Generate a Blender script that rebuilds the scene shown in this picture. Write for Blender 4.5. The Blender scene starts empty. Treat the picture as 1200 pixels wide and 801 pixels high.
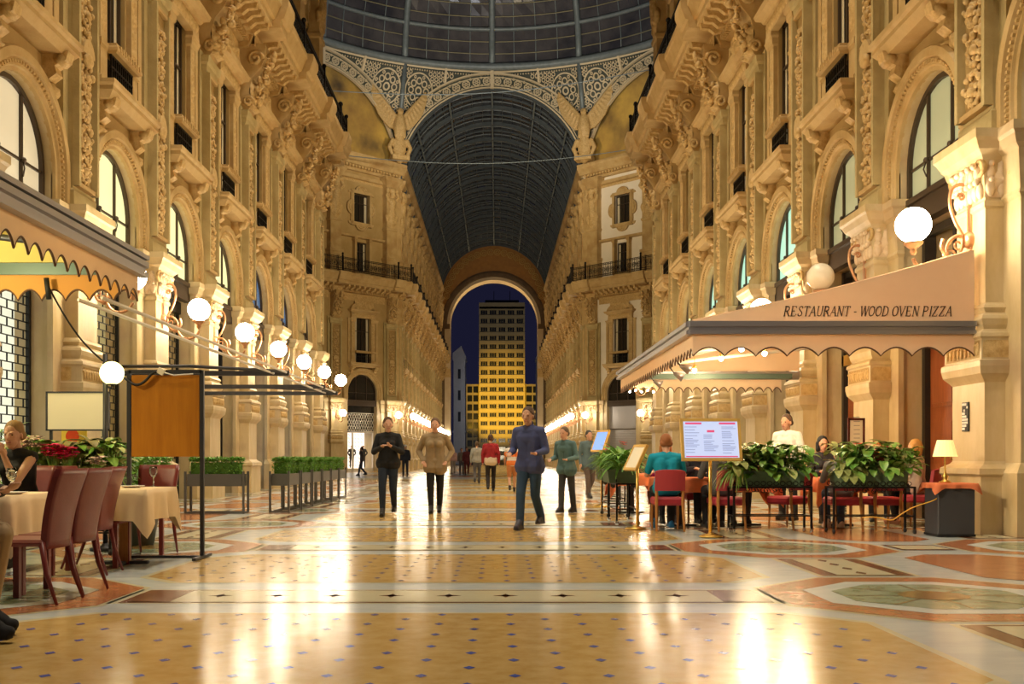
import bpy, math, random
from math import pi, sin, cos, atan2, hypot, sqrt, floor, radians
from mathutils import Vector, Matrix, noise
R = random.Random(7)
SC = bpy.context.scene
COL = SC.collection
CAMX, CAMZ, F = 0.37, 1.07, 1200.0

def at(x, y, Y):                      # photo pixel + distance -> point in the place (used for measuring)
    return Vector((CAMX + (x-582)*Y/F, Y, CAMZ + (536-y)*Y/F))

# ------------------------------------------------------------------ mesh builder
class MB:
    def __init__(s): s.v=[]; s.f=[]; s.m=[]; s.s=[]
    def add(s, vs, fs, mi=0, sm=False, M=None):
        n=len(s.v)
        if M is not None: vs=[M@Vector(v) for v in vs]
        s.v += [tuple(v) for v in vs]
        for f in fs: s.f.append(tuple(i+n for i in f)); s.m.append(mi); s.s.append(sm)
    def box(s,x0,x1,y0,y1,z0,z1,mi=0,M=None):
        s.add([(x0,y0,z0),(x1,y0,z0),(x1,y1,z0),(x0,y1,z0),(x0,y0,z1),(x1,y0,z1),(x1,y1,z1),(x0,y1,z1)],
              [(0,3,2,1),(4,5,6,7),(0,1,5,4),(1,2,6,5),(2,3,7,6),(3,0,4,7)],mi,False,M)
    def cbox(s,x0,x1,y0,y1,z0,z1,b=.01,mi=0,M=None):   # box with chamfered edges
        rows=[(z0,b),(z0+b,0),(z1-b,0),(z1,b)]; vs=[]
        for z,i in rows:
            c=b if i==0 else b
            q=[(x0+c,y0+i),(x1-c,y0+i),(x1-i,y0+c),(x1-i,y1-c),(x1-c,y1-i),(x0+c,y1-i),(x0+i,y1-c),(x0+i,y0+c)]
            vs+=[(a,d,z) for a,d in q]
        fs=[]
        for k in range(3):
            for j in range(8): fs.append((k*8+j,k*8+(j+1)%8,k*8+8+(j+1)%8,k*8+8+j))
        fs.append(tuple(range(7,-1,-1))); fs.append(tuple(range(24,32)))
        s.add(vs,fs,mi,False,M)
    def quad(s,a,b,c,d,mi=0,M=None): s.add([a,b,c,d],[(0,1,2,3)],mi,False,M)
    def poly(s,pts,mi=0,M=None): s.add(pts,[tuple(range(len(pts)))],mi,False,M)
    def prismx(s,prof,x0,x1,mi=0,M=None,caps=True):    # profile [(y,z)] extruded along x
        n=len(prof); vs=[(x0,y,z) for y,z in prof]+[(x1,y,z) for y,z in prof]
        fs=[(i,(i+1)%n,n+(i+1)%n,n+i) for i in range(n)]
        if caps: fs+=[tuple(range(n-1,-1,-1)),tuple(range(n,2*n))]
        s.add(vs,fs,mi,False,M)
    def prismy(s,prof,y0,y1,mi=0,M=None):              # profile [(x,z)] extruded along y
        n=len(prof); vs=[(x,y0,z) for x,z in prof]+[(x,y1,z) for x,z in prof]
        fs=[(i,(i+1)%n,n+(i+1)%n,n+i) for i in range(n)]+[tuple(range(n-1,-1,-1)),tuple(range(n,2*n))]
        s.add(vs,fs,mi,False,M)
    def prismz(s,prof,z0,z1,mi=0,M=None):
        n=len(prof); vs=[(x,y,z0) for x,y in prof]+[(x,y,z1) for x,y in prof]
        fs=[(i,(i+1)%n,n+(i+1)%n,n+i) for i in range(n)]+[tuple(range(n-1,-1,-1)),tuple(range(n,2*n))]
        s.add(vs,fs,mi,False,M)
    def stack(s,cx,hw,d0,d,rows,mi=0,M=None):          # moulded block: rows of (z, offset)
        vs=[]
        for z,o in rows: vs+=[(cx-hw-o,d0,z),(cx+hw+o,d0,z),(cx+hw+o,d+o,z),(cx-hw-o,d+o,z)]
        fs=[]
        for k in range(len(rows)-1):
            for j in range(4): fs.append((4*k+j,4*k+(j+1)%4,4*k+4+(j+1)%4,4*k+4+j))
        n=4*len(rows); fs+=[(3,2,1,0),(n-4,n-3,n-2,n-1)]
        s.add(vs,fs,mi,False,M)
    def tube(s,pts,r,n=8,mi=0,M=None,closed=False,sm=True):
        pts=[Vector(p) for p in pts]; k=len(pts)
        rs=r if isinstance(r,(list,tuple)) else [r]*k
        vs=[]; up=None
        for i,p in enumerate(pts):
            a=pts[i-1] if (i>0 or closed) else p; b=pts[(i+1)%k] if (i<k-1 or closed) else p
            t=(b-a)
            t=t.normalized() if t.length>1e-9 else Vector((0,0,1))
            if up is None:
                up=t.orthogonal().normalized()
            else:
                up=up-t*up.dot(t)
                up=up.normalized() if up.length>1e-6 else t.orthogonal().normalized()
            w=t.cross(up)
            for j in range(n):
                q=2*pi*j/n; vs.append(p+(up*cos(q)+w*sin(q))*rs[i])
        fs=[]
        for i in range(k if closed else k-1):
            i2=(i+1)%k
            for j in range(n): fs.append((i*n+j,i*n+(j+1)%n,i2*n+(j+1)%n,i2*n+j))
        if not closed: fs+=[tuple(range(n-1,-1,-1)),tuple(range((k-1)*n,k*n))]
        s.add(vs,fs,mi,sm,M)
    def lathe(s,prof,n=16,c=(0,0,0),mi=0,M=None,sm=True):
        vs=[]
        for r,z in prof: vs+=[(c[0]+r*cos(2*pi*j/n),c[1]+r*sin(2*pi*j/n),c[2]+z) for j in range(n)]
        fs=[]
        for i in range(len(prof)-1):
            for j in range(n): fs.append((i*n+j,i*n+(j+1)%n,i*n+n+(j+1)%n,i*n+n+j))
        fs+=[tuple(range(n-1,-1,-1)),tuple(range((len(prof)-1)*n,len(prof)*n))]
        s.add(vs,fs,mi,sm,M)
    def ball(s,c,r,n=12,m=8,mi=0,M=None,sc=(1,1,1)):
        vs=[(c[0],c[1],c[2]-r*sc[2])]
        for i in range(1,m):
            a=-pi/2+pi*i/m
            vs+=[(c[0]+r*sc[0]*cos(a)*cos(2*pi*j/n),c[1]+r*sc[1]*cos(a)*sin(2*pi*j/n),c[2]+r*sc[2]*sin(a)) for j in range(n)]
        vs.append((c[0],c[1],c[2]+r*sc[2])); fs=[]
        for j in range(n): fs.append((0,1+(j+1)%n,1+j))
        for i in range(m-2):
            for j in range(n): fs.append((1+i*n+j,1+i*n+(j+1)%n,1+i*n+n+(j+1)%n,1+i*n+n+j))
        b=1+(m-2)*n
        for j in range(n): fs.append((b+j,b+(j+1)%n,len(vs)-1))
        s.add(vs,fs,mi,True,M)
    def cap(s,p0,r0,p1,r1,n=10,M=None,mi=0):           # tapered capsule (joined later by a voxel remesh)
        s.ball(p0,r0,n,6,mi,M); s.ball(p1,r1,n,6,mi,M); s.tube([p0,p1],[r0,r1],n,mi,M)
    def chain(s,pts,rs,n=10,M=None):
        for i in range(len(pts)-1): s.cap(pts[i],rs[i],pts[i+1],rs[i+1],n,M)
    def relief(s,u0,u1,z0,z1,d,amp,nu,nz,pat,mi=0,seed=0,M=None):
        W=u1-u0; vs=[]
        for k in range(nz+1):
            z=z0+(z1-z0)*k/nz
            for i in range(nu+1):
                u=u0+W*i/nu
                if i in (0,nu) or k in (0,nz): h=0
                elif pat=='scroll':
                    p=W*1.25; q=int(floor((z-z0)/p)); cz=z0+(q+.5)*p; sd=1 if q%2 else -1
                    cu=(u0+u1)/2+sd*.08*W
                    r=hypot(u-cu,z-cz)/(W*.5); th=atan2(z-cz,u-cu)
                    h=(.5+.5*cos(2*th*sd+r*8))*max(0,1.25-r)
                    h+=.75*noise.noise(Vector((u*9/W*1.2+seed,z*9/W*1.2,seed)))
                    h=max(-.15,min(1,h))
                elif pat=='leaf':
                    t=((u-u0)/W*round(W/.16))%1; h=(1-abs(2*t-1))*(.4+.6*sin(pi*(z-z0)/(z1-z0)))+.4*noise.noise(Vector((u*20,z*20,seed)))
                elif pat=='rosette':
                    r=hypot((u-(u0+u1)/2)/W,(z-(z0+z1)/2)/(z1-z0))*2; th=atan2(z-(z0+z1)/2,u-(u0+u1)/2)
                    h=(.6+.4*cos(6*th+3*r))*max(0,1.1-r)*(.6+.4*cos(r*9))
                else:
                    h=.5+.9*noise.noise(Vector((u*7+seed,z*7,seed)))+.4*noise.noise(Vector((u*17+seed,z*17,3)))
                    h=max(-.1,h)
                vs.append((u,d+amp*h,z))
        fs=[(k*(nu+1)+i,k*(nu+1)+i+1,(k+1)*(nu+1)+i+1,(k+1)*(nu+1)+i) for k in range(nz) for i in range(nu)]
        s.add(vs,[f[::-1] for f in fs],mi,True,M)
    def leaf(s,b,dr,L,w,droop=.5,mi=0,seg=4,fold=.25):
        b=Vector(b); d=Vector(dr).normalized(); sd=d.cross(Vector((0,0,1)))
        sd=sd.normalized() if sd.length>1e-4 else Vector((1,0,0)); vs=[]; p=b.copy()
        for i in range(seg+1):
            t=i/seg; ww=w*(sin(pi*min(1,(t*.92+.06)))**.8)
            nrm=sd.cross(d).normalized()
            vs+=[p-sd*ww+nrm*ww*fold,p,p+sd*ww+nrm*ww*fold]
            d=(d+Vector((0,0,-droop/seg))).normalized(); p=p+d*(L/seg)
        fs=[]
        for i in range(seg): fs+=[(i*3,i*3+1,i*3+4,i*3+3),(i*3+1,i*3+2,i*3+5,i*3+4)]
        s.add(vs,fs,mi,True)
    def mesh(s,name,mats):
        me=bpy.data.meshes.new(name); me.from_pydata(s.v,[],s.f)
        mats=mats if isinstance(mats,(list,tuple)) else [mats]
        for m in mats: me.materials.append(m)
        me.polygons.foreach_set('material_index',s.m); me.polygons.foreach_set('use_smooth',s.s); me.update()
        return me
    def build(s,name,mats,parent=None,loc=None,rz=0):
        return link(name,s.mesh(name,mats),parent,loc,rz)

def link(name,me,parent=None,loc=None,rz=0):
    o=bpy.data.objects.new(name,me); COL.objects.link(o)
    if parent is not None: o.parent=parent
    if loc is not None: o.location=loc
    if rz: o.rotation_euler=(0,0,rz)
    return o
def tag(o,label,cat,group=None,kind=None):
    o['label']=label; o['category']=cat
    if group: o['group']=group
    if kind: o['kind']=kind
    return o
def thing(name,label,cat,loc=(0,0,0),rz=0,group=None):
    return tag(link(name,None,None,loc,rz),label,cat,group)
def struct(o): o['kind']='structure'; return o
def kids(o): return [c for c in bpy.data.objects if c.parent is o]
def dup(root,loc,rz=0,label=None,group=None):
    r=root.copy(); COL.objects.link(r); r.location=loc; r.rotation_euler=(0,0,rz)
    if label: r['label']=label
    if group: r['group']=group
    for ch in kids(root):
        c=ch.copy(); COL.objects.link(c); c.parent=r
        for g in kids(ch):
            d=g.copy(); COL.objects.link(d); d.parent=c
    return r
def remesh(mb,vox,sm=3):
    me=mb.mesh('tmp',[]); o=link('tmp',me)
    m=o.modifiers.new('r','REMESH'); m.mode='VOXEL'; m.voxel_size=vox; m.use_smooth_shade=True
    if sm:
        k=o.modifiers.new('s','SMOOTH'); k.iterations=sm; k.factor=.5
    dg=bpy.context.evaluated_depsgraph_get(); dg.update()
    out=bpy.data.meshes.new_from_object(o.evaluated_get(dg))
    bpy.data.objects.remove(o); bpy.data.meshes.remove(me); out.materials.clear()
    return out
def rmesh(name,mb,vox,mat,parent=None,sm=3):
    me=remesh(mb,vox,sm); me.name=name; me.materials.append(mat)
    return link(name,me,parent)
CNT={}
def nm(k):
    CNT[k]=CNT.get(k,0)+1; return '%s_%d'%(k,CNT[k])

# ------------------------------------------------------------------ materials
def srgb(r,g,b):
    f=lambda c:(c/255/12.92) if c/255<=.04045 else ((c/255+.055)/1.055)**2.4
    return (f(r),f(g),f(b),1)
def mat(name,c,rough=.6,metal=0,c2=None,scale=4,bump=0,bscale=30,spec=.5,coat=0,emit=None,estr=0,trans=0,stretch=(1,1,1),detail=6,ior=1.45,c3=None,s3=.5):
    m=bpy.data.materials.new(name); m.use_nodes=True; nt=m.node_tree; b=nt.nodes['Principled BSDF']
    c=c if len(c)==4 else (*c,1)
    b.inputs['Base Color'].default_value=c; b.inputs['Roughness'].default_value=rough; b.inputs['Metallic'].default_value=metal
    b.inputs['Specular IOR Level'].default_value=spec; b.inputs['Coat Weight'].default_value=coat; b.inputs['IOR'].default_value=ior
    b.inputs['Transmission Weight'].default_value=trans
    tc=nt.nodes.new('ShaderNodeTexCoord'); mp=nt.nodes.new('ShaderNodeMapping'); mp.inputs['Scale'].default_value=stretch
    nt.links.new(tc.outputs['Object'],mp.inputs['Vector'])
    if c2 is not None:
        c2=c2 if len(c2)==4 else (*c2,1)
        n=nt.nodes.new('ShaderNodeTexNoise'); n.inputs['Scale'].default_value=scale; n.inputs['Detail'].default_value=detail
        n.inputs['Roughness'].default_value=.6
        nt.links.new(mp.outputs[0],n.inputs['Vector'])
        rp=nt.nodes.new('ShaderNodeValToRGB'); rp.color_ramp.elements[0].position=.35; rp.color_ramp.elements[1].position=.65
        rp.color_ramp.elements[0].color=c; rp.color_ramp.elements[1].color=c2
        nt.links.new(n.outputs['Fac'],rp.inputs['Fac']); out=rp.outputs['Color']
        if c3 is not None:
            c3=c3 if len(c3)==4 else (*c3,1)
            n3=nt.nodes.new('ShaderNodeTexNoise'); n3.inputs['Scale'].default_value=s3; n3.inputs['Detail'].default_value=8
            nt.links.new(tc.outputs['Object'],n3.inputs['Vector'])
            r3=nt.nodes.new('ShaderNodeValToRGB'); r3.color_ramp.elements[0].position=.5; r3.color_ramp.elements[1].position=.7
            nt.links.new(n3.outputs['Fac'],r3.inputs['Fac'])
            mx=nt.nodes.new('ShaderNodeMix'); mx.data_type='RGBA'
            nt.links.new(r3.outputs['Color'],mx.inputs[0]); nt.links.new(out,mx.inputs[6]); mx.inputs[7].default_value=c3; out=mx.outputs[2]
        nt.links.new(out,b.inputs['Base Color'])
    if bump:
        n=nt.nodes.new('ShaderNodeTexNoise'); n.inputs['Scale'].default_value=bscale; n.inputs['Detail'].default_value=4
        nt.links.new(mp.outputs[0],n.inputs['Vector'])
        bp=nt.nodes.new('ShaderNodeBump'); bp.inputs['Strength'].default_value=bump; bp.inputs['Distance'].default_value=.02
        nt.links.new(n.outputs['Fac'],bp.inputs['Height']); nt.links.new(bp.outputs[0],b.inputs['Normal'])
    if emit is not None:
        b.inputs['Emission Color'].default_value=emit if len(emit)==4 else (*emit,1); b.inputs['Emission Strength'].default_value=estr
    return m
M={}
M['stone']=mat('ochre_stone',(.46,.31,.12),.62,c2=(.55,.39,.18),scale=2.2,bump=.3,bscale=22,c3=(.36,.21,.07),s3=.6)
M['olive']=mat('olive_grey_stone',(.40,.31,.135),.62,c2=(.48,.38,.18),scale=2.4,bump=.3,bscale=22,c3=(.32,.23,.09),s3=.7)
M['pier']=mat('pale_pier_stone',(.60,.48,.28),.42,c2=(.49,.37,.18),scale=1.6,bump=.1,bscale=14,stretch=(1.6,1.6,.5),c3=(.42,.30,.18),s3=.9)
M['recess']=mat('shade_dark_ground_stone',(.34,.22,.08),.7,c2=(.40,.27,.10),scale=6,bump=.2,bscale=30)  # darker tone paints shade into the sunken ground behind the carving
M['carved']=mat('carved_stone',(.45,.29,.10),.6,c2=(.62,.44,.20),scale=9,bump=.4,bscale=40)
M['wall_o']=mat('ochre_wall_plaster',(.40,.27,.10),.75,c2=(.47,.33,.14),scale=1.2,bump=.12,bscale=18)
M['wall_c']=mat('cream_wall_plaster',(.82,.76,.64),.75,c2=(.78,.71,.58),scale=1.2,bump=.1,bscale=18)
M['iron']=mat('dark_iron',(.018,.017,.016),.42,.6)
M['vaultiron']=mat('dark_roof_iron',(.075,.09,.095),.5,.2,c2=(.055,.068,.072),scale=3)
M['roofiron']=mat('blue_grey_iron',(.20,.24,.255),.5,.2,c2=(.15,.185,.195),scale=3)
M['lace']=mat('cream_ironwork',(.62,.52,.34),.55)
M['spandrel']=mat('dark_behind_lace',(.055,.065,.05),.6)  # dark sheet standing in for the dark sky and roof behind the lace
M['roofglass']=mat('night_roof_glass',(.014,.015,.017),.10,0,c2=(.034,.034,.038),scale=.8,spec=.45,bump=.15,bscale=3)
M['domeglass']=mat('dome_glass',(.035,.036,.046),.2,0,c2=(.10,.095,.10),scale=.35,spec=.4,bump=.1,bscale=2)
M['purlin']=mat('olive_roof_bar',(.26,.24,.15),.5,.2)
M['mosaic']=mat('ochre_mosaic',(.60,.40,.09),.5,c2=(.30,.18,.06),scale=.32,c3=(.10,.07,.04),s3=.28)
M['frame']=mat('window_bronze',(.06,.04,.025),.4,.3)
M['pane_y']=mat('lit_pane_yellow',(.5,.48,.3),.3,emit=(.88,.86,.42),estr=.5,c2=(.55,.5,.3),scale=1)
M['pane_w']=mat('lit_pane_pale',(.5,.46,.36),.25,emit=(.66,.56,.36),estr=.35)
M['pane_g']=mat('dim_pane_green',(.3,.31,.2),.22,emit=(.40,.40,.22),estr=.28)
M['pane_t']=mat('lit_pane_teal',(.3,.45,.4),.25,emit=(.36,.72,.56),estr=.5)
M['pane_b']=mat('night_pane_blue',(.03,.04,.06),.12,emit=(.10,.2,.35),estr=.35)
M['darkglass']=mat('dark_glass',(.015,.014,.013),.1,spec=.7)
M['curtain']=mat('cream_curtain',(.62,.55,.40),.8,c2=(.5,.44,.3),scale=8,stretch=(3,3,.1))
M['shutter']=mat('grey_roller_shutter',(.40,.39,.41),.45,.2)
M['litback']=mat('lit_shop_back',(.6,.6,.5),.6,emit=(.80,.84,.66),estr=.5)
M['litback2']=mat('dim_shop_back',(.4,.36,.2),.6,emit=(.55,.46,.2),estr=.22)
M['door']=mat('red_wood_door',(.20,.048,.012),.35,c2=(.27,.075,.02),scale=3,stretch=(6,6,.5))
M['darkwood']=mat('dark_door_frame',(.03,.022,.015),.4)
M['brass']=mat('polished_brass',(.85,.58,.16),.3,1)
M['brass2']=mat('satin_brass_frame',(.72,.46,.12),.45,.45)
M['bracket']=mat('gilt_bracket',(.55,.30,.16),.35,.7)
M['globe']=mat('lit_globe',(.9,.85,.7),.3,emit=(1,.84,.60),estr=34)
M['globe2']=mat('lit_globe_far',(.9,.85,.7),.3,emit=(1,.84,.60),estr=26)
M['globe_off']=mat('unlit_globe',(.80,.72,.56),.25,c2=(.7,.62,.46),scale=2)
M['globe_post']=mat('lit_globe_yellow',(.9,.85,.5),.3,emit=(1,.86,.30),estr=2.2)
M['bulb']=mat('lit_bulb',(1,.9,.7),.3,emit=(1,.80,.5),estr=90)
M['canvas']=mat('tan_canvas',(.80,.66,.47),.8,c2=(.76,.62,.44),scale=3,bump=.05,bscale=60)
def translucent(m,f,c):
    nt=m.node_tree; b=nt.nodes['Principled BSDF']; t=nt.nodes.new('ShaderNodeBsdfTranslucent'); t.inputs[0].default_value=(*c,1)
    x=nt.nodes.new('ShaderNodeMixShader'); x.inputs[0].default_value=f; out=[n for n in nt.nodes if n.type=='OUTPUT_MATERIAL'][0]
    nt.links.new(b.outputs[0],x.inputs[1]); nt.links.new(t.outputs[0],x.inputs[2]); nt.links.new(x.outputs[0],out.inputs[0])
translucent(M['canvas'],.35,(.85,.62,.42))
M['canvas_y']=mat('yellow_lit_canvas',(.62,.52,.16),.8)  # tan canvas with the yellow glow under the awning put into its colour
M['trim_br']=mat('brown_braid',(.12,.06,.03),.7)
M['alu']=mat('brushed_aluminium',(.42,.41,.43),.32,.75)
M['alu_d']=mat('dark_grey_metal',(.055,.055,.06),.45,.5)
M['white_m']=mat('white_enamel_metal',(.8,.76,.68),.3,.1)
M['green_m']=mat('green_grey_metal',(.10,.15,.12),.4,.3)
M['letter']=mat('dark_brown_lettering',(.05,.035,.025),.7)
M['leather']=mat('maroon_leather',(.20,.035,.03),.36,c2=(.17,.028,.025),scale=6,bump=.06,bscale=80)
M['redpad']=mat('crimson_upholstery',(.42,.03,.055),.55,c2=(.36,.025,.045),scale=8)
M['redback']=mat('brick_red_upholstery',(.35,.035,.045),.5)
M['chairwood']=mat('honey_wood',(.48,.22,.06),.4,c2=(.38,.16,.04),scale=8,stretch=(4,4,.6))
M['orangewood']=mat('orange_varnished_wood',(.52,.21,.018),.35,c2=(.42,.155,.012),scale=2.5,stretch=(5,5,.5))
M['cloth_c']=mat('cream_tablecloth',(.78,.60,.36),.85,c2=(.74,.55,.32),scale=3,bump=.08,bscale=25)
M['cloth_g']=mat('ecru_tablecloth',(.66,.55,.42),.85)
M['cloth_o']=mat('orange_tablecloth',(.72,.20,.075),.8,c2=(.64,.17,.06),scale=3)
M['planter_g']=mat('green_planter_box',(.075,.13,.07),.5,c2=(.10,.17,.09),scale=6)
M['planter_d']=mat('grey_metal_planter',(.12,.115,.105),.45,.3)
M['soil']=mat('soil',(.03,.02,.012),.95)
M['leaf1']=mat('hedge_leaf',(.10,.28,.03),.5,c2=(.20,.42,.06),scale=14)
M['leaf2']=mat('broad_leaf',(.11,.32,.05),.38,c2=(.33,.50,.10),scale=9)
M['leaf3']=mat('variegated_leaf',(.50,.52,.20),.4,c2=(.26,.33,.09),scale=16)
M['leaf4']=mat('bronze_leaf',(.36,.27,.12),.45,c2=(.20,.22,.08),scale=12)
M['leaf5']=mat('fern_leaf',(.10,.27,.06),.5,c2=(.20,.38,.09),scale=10)
M['f_red']=mat('red_flower',(.75,.035,.02),.4)
M['f_pink']=mat('magenta_flower',(.95,.06,.24),.6)
M['f_white']=mat('white_flower',(.92,.86,.78),.6,c2=(.9,.55,.5),scale=30)
M['potpink']=mat('pink_pot',(.65,.01,.25),.4)
M['white_c']=mat('white_china',(.82,.78,.70),.3)
M['glass']=mat('clear_glass',(.9,.95,.95),.03,trans=1)
M['screen_w']=mat('cream_board',(.80,.74,.58),.4)
M['paper_y']=mat('yellow_poster',(.72,.52,.06),.6)
M['menu']=mat('lit_menu_sheet',(.30,.34,.5),.4,emit=(.56,.68,1),estr=.36)
M['menu_p']=mat('pink_menu_bar',(.4,.05,.12),.4,emit=(.85,.1,.25),estr=.3)
M['menu_t']=mat('grey_print',(.15,.17,.3),.5,emit=(.36,.42,.72),estr=.25)
M['menu_b']=mat('lit_blue_screen',(.1,.2,.6),.3,emit=(.22,.40,1),estr=.5)
M['plinthbox']=mat('grey_plinth',(.055,.055,.06),.45)
M['shade']=mat('lit_lampshade',(.9,.7,.4),.7,emit=(1,.62,.2),estr=.55)
M['cable_y']=mat('yellow_cable',(.75,.42,.05),.5)
M['black']=mat('black_rubber',(.01,.01,.01),.6)
M['chrome']=mat('chrome',(.7,.7,.7),.15,1)
M['skin']=mat('skin',(.60,.34,.22),.5,c2=(.56,.30,.19),scale=5)
M['eye']=mat('eye',(.03,.02,.015),.2)
M['lip']=mat('lips',(.42,.13,.11),.5)
def cm(n,c,rough=.8):
    if n not in M: M[n]=mat(n,c,rough,c2=tuple(x*.8 for x in c),scale=5)
    return M[n]
# floor marbles: polished, slight waviness
def marble(n,c,c2,scale,st=(1,1,1)):
    m=mat(n,c,.13,c2=c2,scale=scale,stretch=st,spec=.75,detail=8)
    nt=m.node_tree; b=nt.nodes['Principled BSDF']; tc=[x for x in nt.nodes if x.type=='TEX_COORD'][0]
    n1=nt.nodes.new('ShaderNodeTexNoise'); n1.inputs['Scale'].default_value=5; n1.inputs['Detail'].default_value=3
    nt.links.new(tc.outputs['Object'],n1.inputs['Vector'])
    mr=nt.nodes.new('ShaderNodeMapRange'); mr.inputs[3].default_value=.13; mr.inputs[4].default_value=.27
    nt.links.new(n1.outputs['Fac'],mr.inputs[0]); nt.links.new(mr.outputs[0],b.inputs['Roughness'])
    n2=nt.nodes.new('ShaderNodeTexNoise'); n2.inputs['Scale'].default_value=2.5; n2.inputs['Detail'].default_value=2
    nt.links.new(tc.outputs['Object'],n2.inputs['Vector'])
    bp=nt.nodes.new('ShaderNodeBump'); bp.inputs['Strength'].default_value=.12; bp.inputs['Distance'].default_value=.01
    nt.links.new(n2.outputs['Fac'],bp.inputs['Height']); nt.links.new(bp.outputs[0],b.inputs['Normal'])
    M[n]=m
marble('m_ochre',(.60,.41,.15),(.50,.31,.09),7)
marble('m_grey',(.58,.62,.60),(.49,.54,.54),1.6,(1,3,1))
marble('m_cream',(.66,.62,.42),(.60,.54,.35),5)
marble('m_brown',(.20,.075,.035),(.15,.055,.03),6)
marble('m_salmon',(.50,.20,.085),(.42,.15,.055),8)
marble('m_green',(.22,.28,.17),(.34,.40,.28),5)
marble('m_pale',(.68,.73,.69),(.60,.66,.63),3)
marble('m_blue',(.06,.09,.36),(.10,.13,.42),5)
marble('m_gold',(.45,.27,.07),(.06,.035,.02),9)
LE=dict(near=240,up=520,oct=6800,far=480,tower=13000,awn=62,cafe=90,vault=4800,gable=2200,exp=0.97)
# ================================================================== FLOOR
def build_floor():
    names=['m_grey','m_ochre','m_cream','m_brown','m_salmon','m_green','m_pale','m_blue','m_gold']
    mt=[M[n] for n in names]; I={n:i for i,n in enumerate(names)}
    mb=MB()
    mb.quad((-8.6,-6,0),(8.6,-6,0),(8.6,46,0),(-8.6,46,0),I['m_grey'])
    # octagon + far arm
    mb.poly([(-8.6,46,0),(8.6,46,0),(26,56,0),(26,72,0),(8.6,82,0),(-8.6,82,0),(-26,72,0),(-26,56,0)],I['m_ochre'])
    mb.quad((-8.6,82,0),(8.6,82,0),(8.6,150,0),(-8.6,150,0),I['m_ochre'])
    L=.0015
    P=4.27; Y0=7.9-P*3; LX=3.74; LX2=7.02
    def rect(x0,x1,y0,y1,l,m): mb.quad((x0,y0,l*L),(x1,y0,l*L),(x1,y1,l*L),(x0,y1,l*L),I[m])
    def octo(cx,cy,r,l,m,k=.414):
        a=r; b=r*k
        mb.poly([(cx+x,cy+y,l*L) for x,y in ((a,-b),(a,b),(b,a),(-b,a),(-a,b),(-a,-b),(-b,-a),(b,-a))],I[m])
    def cham(x0,x1,y0,y1,c,l,m):
        mb.poly([(x,y,l*L) for x,y in ((x0+c,y0),(x1-c,y0),(x1,y0+c),(x1,y1-c),(x1-c,y1),(x0+c,y1),(x0,y1-c),(x0,y0+c))],I[m])
    def dia(cx,cy,a,b,l,m): mb.poly([(cx-a,cy,l*L),(cx,cy-b,l*L),(cx+a,cy,l*L),(cx,cy+b,l*L)],I[m])
    rows=[Y0+P*k for k in range(0,13)]
    for yb in rows:
        if yb>45: continue
        # transverse panel in the middle
        rect(-2.5,2.5,yb-.4,yb+.4,1,'m_cream'); rect(-2.42,2.42,yb-.36,yb+.36,2,'m_brown'); rect(-2.36,2.36,yb-.32,yb+.32,3,'m_cream')
        rect(-2.36,-2.05,yb-.32,yb+.32,4,'m_brown'); rect(2.05,2.36,yb-.32,yb+.32,4,'m_brown')
        rect(-2.05,2.05,yb-.25,yb+.25,4,'m_cream')
        for k in range(-4,5): dia(k*.44,yb,.10,.05,5,'m_brown'); dia(k*.44,yb,.035,.11,5,'m_brown')
        for sx in (-1,1):
            for cx in (LX,LX2):
                octo(sx*cx,yb,1.27,1,'m_cream'); octo(sx*cx,yb,1.22,2,'m_salmon'); octo(sx*cx,yb,.90,3,'m_pale'); octo(sx*cx,yb,.70,4,'m_green')
                for q in range(4):
                    a=pi/4*q
                    dx,dy=cos(a)*.69,sin(a)*.69; nx,ny=-sin(a)*.012,cos(a)*.012
                    mb.quad((sx*cx-dx-nx,yb-dy-ny,5*L),(sx*cx+dx-nx,yb+dy-ny,5*L),(sx*cx+dx+nx,yb+dy+ny,5*L),(sx*cx-dx+nx,yb-dy+ny,5*L),I['m_gold'])
                mb.poly([(sx*cx+.26*cos(2*pi*j/24),yb+.26*sin(2*pi*j/24),6*L) for j in range(24)],I['m_gold'])
            xa,xb=sorted((sx*(LX+1.32),sx*(LX2-1.32)))
            rect(xa,xb,yb-.35,yb+.35,3,'m_brown'); rect(xa+.04,xb-.04,yb-.25,yb+.25,4,'m_cream')
            # longitudinal panels
            for cx in (LX,LX2):
                ya,yc=yb+1.32,yb+P-1.32
                rect(sx*cx-.47,sx*cx+.47,ya,yc,1,'m_cream'); rect(sx*cx-.42,sx*cx+.42,ya+.04,yc-.04,2,'m_brown'); rect(sx*cx-.27,sx*cx+.27,ya+.1,yc-.1,3,'m_cream')
                for k in range(4): dia(sx*cx,ya+.25+k*(yc-ya-.5)/3,.05,.12,4,'m_brown')
        y0,y1=yb+.87,yb+P-.87
        cham(-2.82,2.82,y0-.05,y1+.05,.42,1,'m_cream'); cham(-2.76,2.76,y0,y1,.42,2,'m_ochre')
        k=0; y=y0+.12
        while y<y1-.05 and yb<30:
            n=5
            for i in range(-n-1,n+2):
                x=i*.46+(.23 if k%2 else 0)
                if abs(x)<2.62-(.2 if (y-y0<.3 or y1-y<.3) else 0): dia(x,y,.032,.042,3,'m_blue')
            k+=1; y+=.195
        for sx in (-1,1):
            xa,xb=sorted((sx*4.72,sx*6.04)); cham(xa,xb,y0,y1,.36,2,'m_salmon')
    # octagon floor: large star bands
    for r,m,l in ((14,'m_cream',1),(12,'m_grey',2),(8,'m_cream',3),(7.6,'m_salmon',4),(4,'m_pale',5)):
        octo(0,64,r,l*2,m)
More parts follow.
